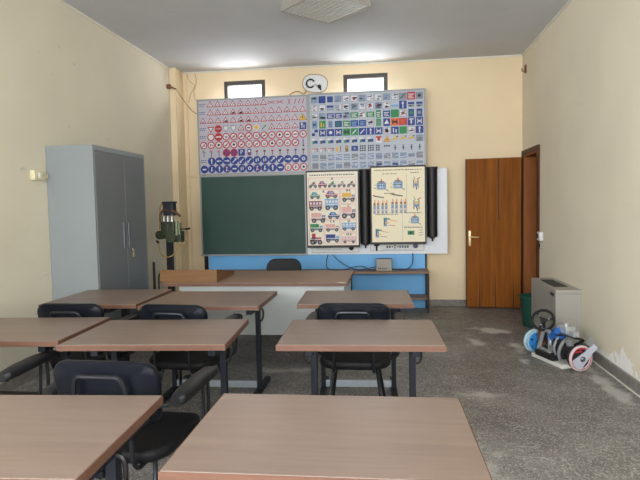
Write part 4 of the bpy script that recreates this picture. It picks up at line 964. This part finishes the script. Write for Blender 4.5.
q = DB(); q.cyl((0, hL-.008, .113), (0, hL, .113), .088, 30)
for k in range(8): a = k*pi/4; q.cyl((.054*math.cos(a), hL-.02, .113+.054*math.sin(a)), (.054*math.cos(a), hL-.008, .113+.054*math.sin(a)), .017, 10)
q.build('inner_disc', DISCB, wf, True)
q = DB()
for k in range(6): a = k*pi/3+.4; q.cyl((.066*math.cos(a), hL-.012, .113+.066*math.sin(a)), (.066*math.cos(a), hL-.007, .113+.066*math.sin(a)), .011, 8)
q.build('wheel_hole', BLKR, wf)
q = DB(); q.tube([(0, -hL, .113), (0, hL, .113)], .016, 12); q.build('axle', CHROME, dm, True)
# grey A-frame casting
q = DB(); fr = [(-.0, .04, .0), (0, 0, 0)]
for (p0, p1) in (((.07, .17, .035), (.03, .13, .26)), ((.03, .13, .26), (.03, .04, .26)), ((.03, .04, .26), (.07, -.01, .05)), ((.06, .15, .09), (.065, .01, .09))): q.tube([p0, p1], .018, 8)
q.build('frame_casting', GREYC, dm, True)
q = DB(); q.bbox(.045, .11, -.10, .15, .035, .085, .006); q.build('sump', BLKR, dm)
q = DB(); q.bbox(-.05, .05, -.16, -.02, .06, .22, .012)
for k in range(5): q.bbox(-.056, .056, -.155+k*.027, -.142+k*.027, .07, .21, .003)
q.cyl((.0, -.16, .15), (0, -.24, .14), .05, 20).cyl((0, -.05, .22), (0, -.05, .27), .022, 14); q.build('gearbox', BLKR, dm)
q = DB(); q.tube(smooth_path([(.055, -.13, .06), (.075, -.14, .12), (.05, -.15, .20), (-.0, -.15, .235), (-.05, -.15, .2)], 5), .014, 8).tube(smooth_path([(.05, -.08, .07), (.07, -.07, .15), (.03, -.07, .24)], 5), .012, 8).cyl((.0, -.19, .19), (.02, -.19, .25), .03, 14).cyl((.055, -.03, .13), (.075, -.03, .13), .03, 14); q.build('housing_ring', GREYC, dm, True)
q = DB(); q.tube([(.0, .05, .20), (-.0, -.06, .27)], .055, 20); q.bbox(-.09, .0, -.02, .10, .10, .27, .01); q.build('motor', BLUM, dm, True)
q = DB(); q.bbox(-.11, -.01, -.12, .0, .27, .33, .008).bbox(-.09, -.03, -.19, -.12, .25, .30, .006).cyl((-.06, -.06, .33), (-.06, -.06, .36), .02, 12); q.build('silver_housing', SILV, dm)
q = DB(); q.bbox(.01, .045, .165, .20, .035, .25, .004).bbox(-.03, .03, .18, .20, .10, .14, .004).bbox(.0, .055, .16, .21, .03, .05, .004); q.build('brown_bracket', BRNM, dm)
q = DB(); q.tube(smooth_path([(-.03, -.22, .26), (-.09, -.24, .24), (-.12, -.16, .20), (-.11, -.02, .12)], 5), .01, 6).tube(smooth_path([(.02, .0, .26), (.05, -.08, .26), (.02, -.17, .27), (-.04, -.22, .25)], 5), .007, 6); q.build('cable_loop', CABLE, dm, True)
# steering wheel and column
sc_ = Vector((1.385, 5.15, .345))-org; nrm = Vector((-.35, -.80, .48)).normalized()
b = MB(); b.torus(sc_, nrm, .094, .0125, 36, 8); sw_ = b.build('steering_wheel', RUB, dm, True)
u_ = nrm.orthogonal().normalized(); v_ = nrm.cross(u_); b = MB()
for k in range(3):
    a = math.radians(20+120*k); b.tube([sc_-nrm*.01, sc_+(u_*math.cos(a)+v_*math.sin(a))*.086], .009, 8)
b.tube([sc_-nrm*.025, sc_+nrm*.006], .024, 16); b.build('spokes', RUB, sw_, True)
b = MB()
for k in range(3):
    a = math.radians(20+120*k); p = sc_+(u_*math.cos(a)+v_*math.sin(a))*.05+nrm*.008; b.tube([p, p+nrm*.004], .008, 10)
b.build('spoke_rivet', CHROME, sw_, True)
b = MB(); b.tube([sc_-nrm*.02, Vector((1.43, 5.26, .20))-org], .012, 10); b.tube([Vector((1.43, 5.26, .21))-org, Vector((1.45, 5.24, .03))-org], .016, 10); b.build('steering_column', BLKR, dm, True)

# ------------------------------------------------------------------ things high on the front wall
pl = thing('wall_plate', 'white oval fixture with a dark open ring between the two high windows', 'wall fixture', (-1.025, YF, 3.165))
pts = [(.175*math.copysign(abs(math.cos(a))**.8, math.cos(a)), .125*math.copysign(abs(math.sin(a))**.8, math.sin(a))) for a in [2*pi*k/40 for k in range(40)]]
MB().prism(pts, -.03, 0).build('oval_plate', WHITEPL, pl)
OUT = mat('plate_rim_tan', (168, 140, 112), .6); MB().tube([(x, -.028, z) for x, z in pts], .006, 6, 0, True).build('plate_rim', OUT, pl, True)
b = MB(); b.torus((-.065, -.033, -.005), (0, 1, 0), .056, .012, 36, 8, 0, 0, 0); b = MB()
cpts = [(-.065+.056*math.cos(a), -.036, -.005+.056*math.sin(a)) for a in [math.radians(32+k*(296)/30) for k in range(31)]]
b.tube(cpts, .011, 8); b.build('dark_ring', RUB, pl, True)
b = MB(); b.cyl((.068, -.03, -.04), (.068, -.055, -.04), .026, 18); b.tube([(.075, -.045, -.045), (.092, -.045, -.085)], .012, 8); b.tube([(-.008, -.036, -.014), (.045, -.036, -.03)], .004, 6); b.build('tap', DARK, pl, True)
cable([(-1.44, 7.745, 2.95), (-1.40, 7.74, 3.02), (-1.34, 7.74, 3.06), (-1.27, 7.74, 3.07), (-1.20, 7.74, 3.03), (-1.15, 7.74, 3.08)], .007, OUT, 'tan cable looping into the left of the oval wall fixture')
cable([(-.90, 7.735, 3.08), (-.97, 7.735, 3.02), (-1.06, 7.735, 2.98), (-1.18, 7.73, 2.96)], .006, OUT, 'tan cable trailing below the oval wall fixture')
pl.rotation_euler = (0, math.radians(7), 0)
# corner conduit, bracket and loose wires
o = MB().tube([(XL+.14, YF-.018, .09), (XL+.14, YF-.018, ZC)], .010, 10).build('conduit_pipe', WALLB, None, True); tag(o, 'cream painted pipe running up the front wall beside the left corner', 'pipe')
br = thing('wall_bracket', 'small rusty brown bracket high in the left front corner', 'bracket', (XL, 7.36, 3.14))
MB().bbox(0, .05, -.02, .02, -.03, .03, .005).build('bracket_plate', BRNM, br); MB().tube([(.04, 0, 0), (.115, .045, -.03)], .01, 8).build('bracket_arm', BRNM, br, True)
cable([(XL+.11, 7.40, 3.11), (XL+.15, 7.6, 2.98), (XL+.22, 7.72, 2.86), (XL+.32, 7.735, 2.80), (-2.64, 7.70, 2.76)], .006, OUT, 'thin wire sagging from the corner bracket to the red sign board')
cable([(XL+.16, 7.735, 3.40), (XL+.18, 7.73, 3.30), (XL+.26, 7.73, 3.22), (XL+.20, 7.73, 3.10), (XL+.17, 7.73, 2.98)], .006, CABLEW, 'pale loose wire curling down from the ceiling in the left corner')
cable([(XL+.27, 7.735, 3.40), (XL+.29, 7.73, 3.27), (XL+.25, 7.73, 3.12), (XL+.28, 7.73, 3.0)], .006, CABLEW, 'pale loose wire nearest the left high window')
o = MB().cyl((0, 0, 0), (0, -.012, 0), .032, 20).build('wall_cover', CREAMPL, None, True); o.location = (-2.93, YF, 1.745); tag(o, 'round cream blanking cover on the front wall above the green model', 'cover')
hk = thing('wall_hook', 'small brown hook high on the right wall near the front corner', 'hook', (XR, 7.55, 3.18)); MB().bbox(-.02, 0, -.03, .03, -.05, .05, .006).build('hook_plate', BRNM, hk); MB().tube([(-.018, 0, -.02), (-.05, 0, -.03), (-.055, 0, .01)], .008, 8).build('hook_arm', BRNM, hk, True)
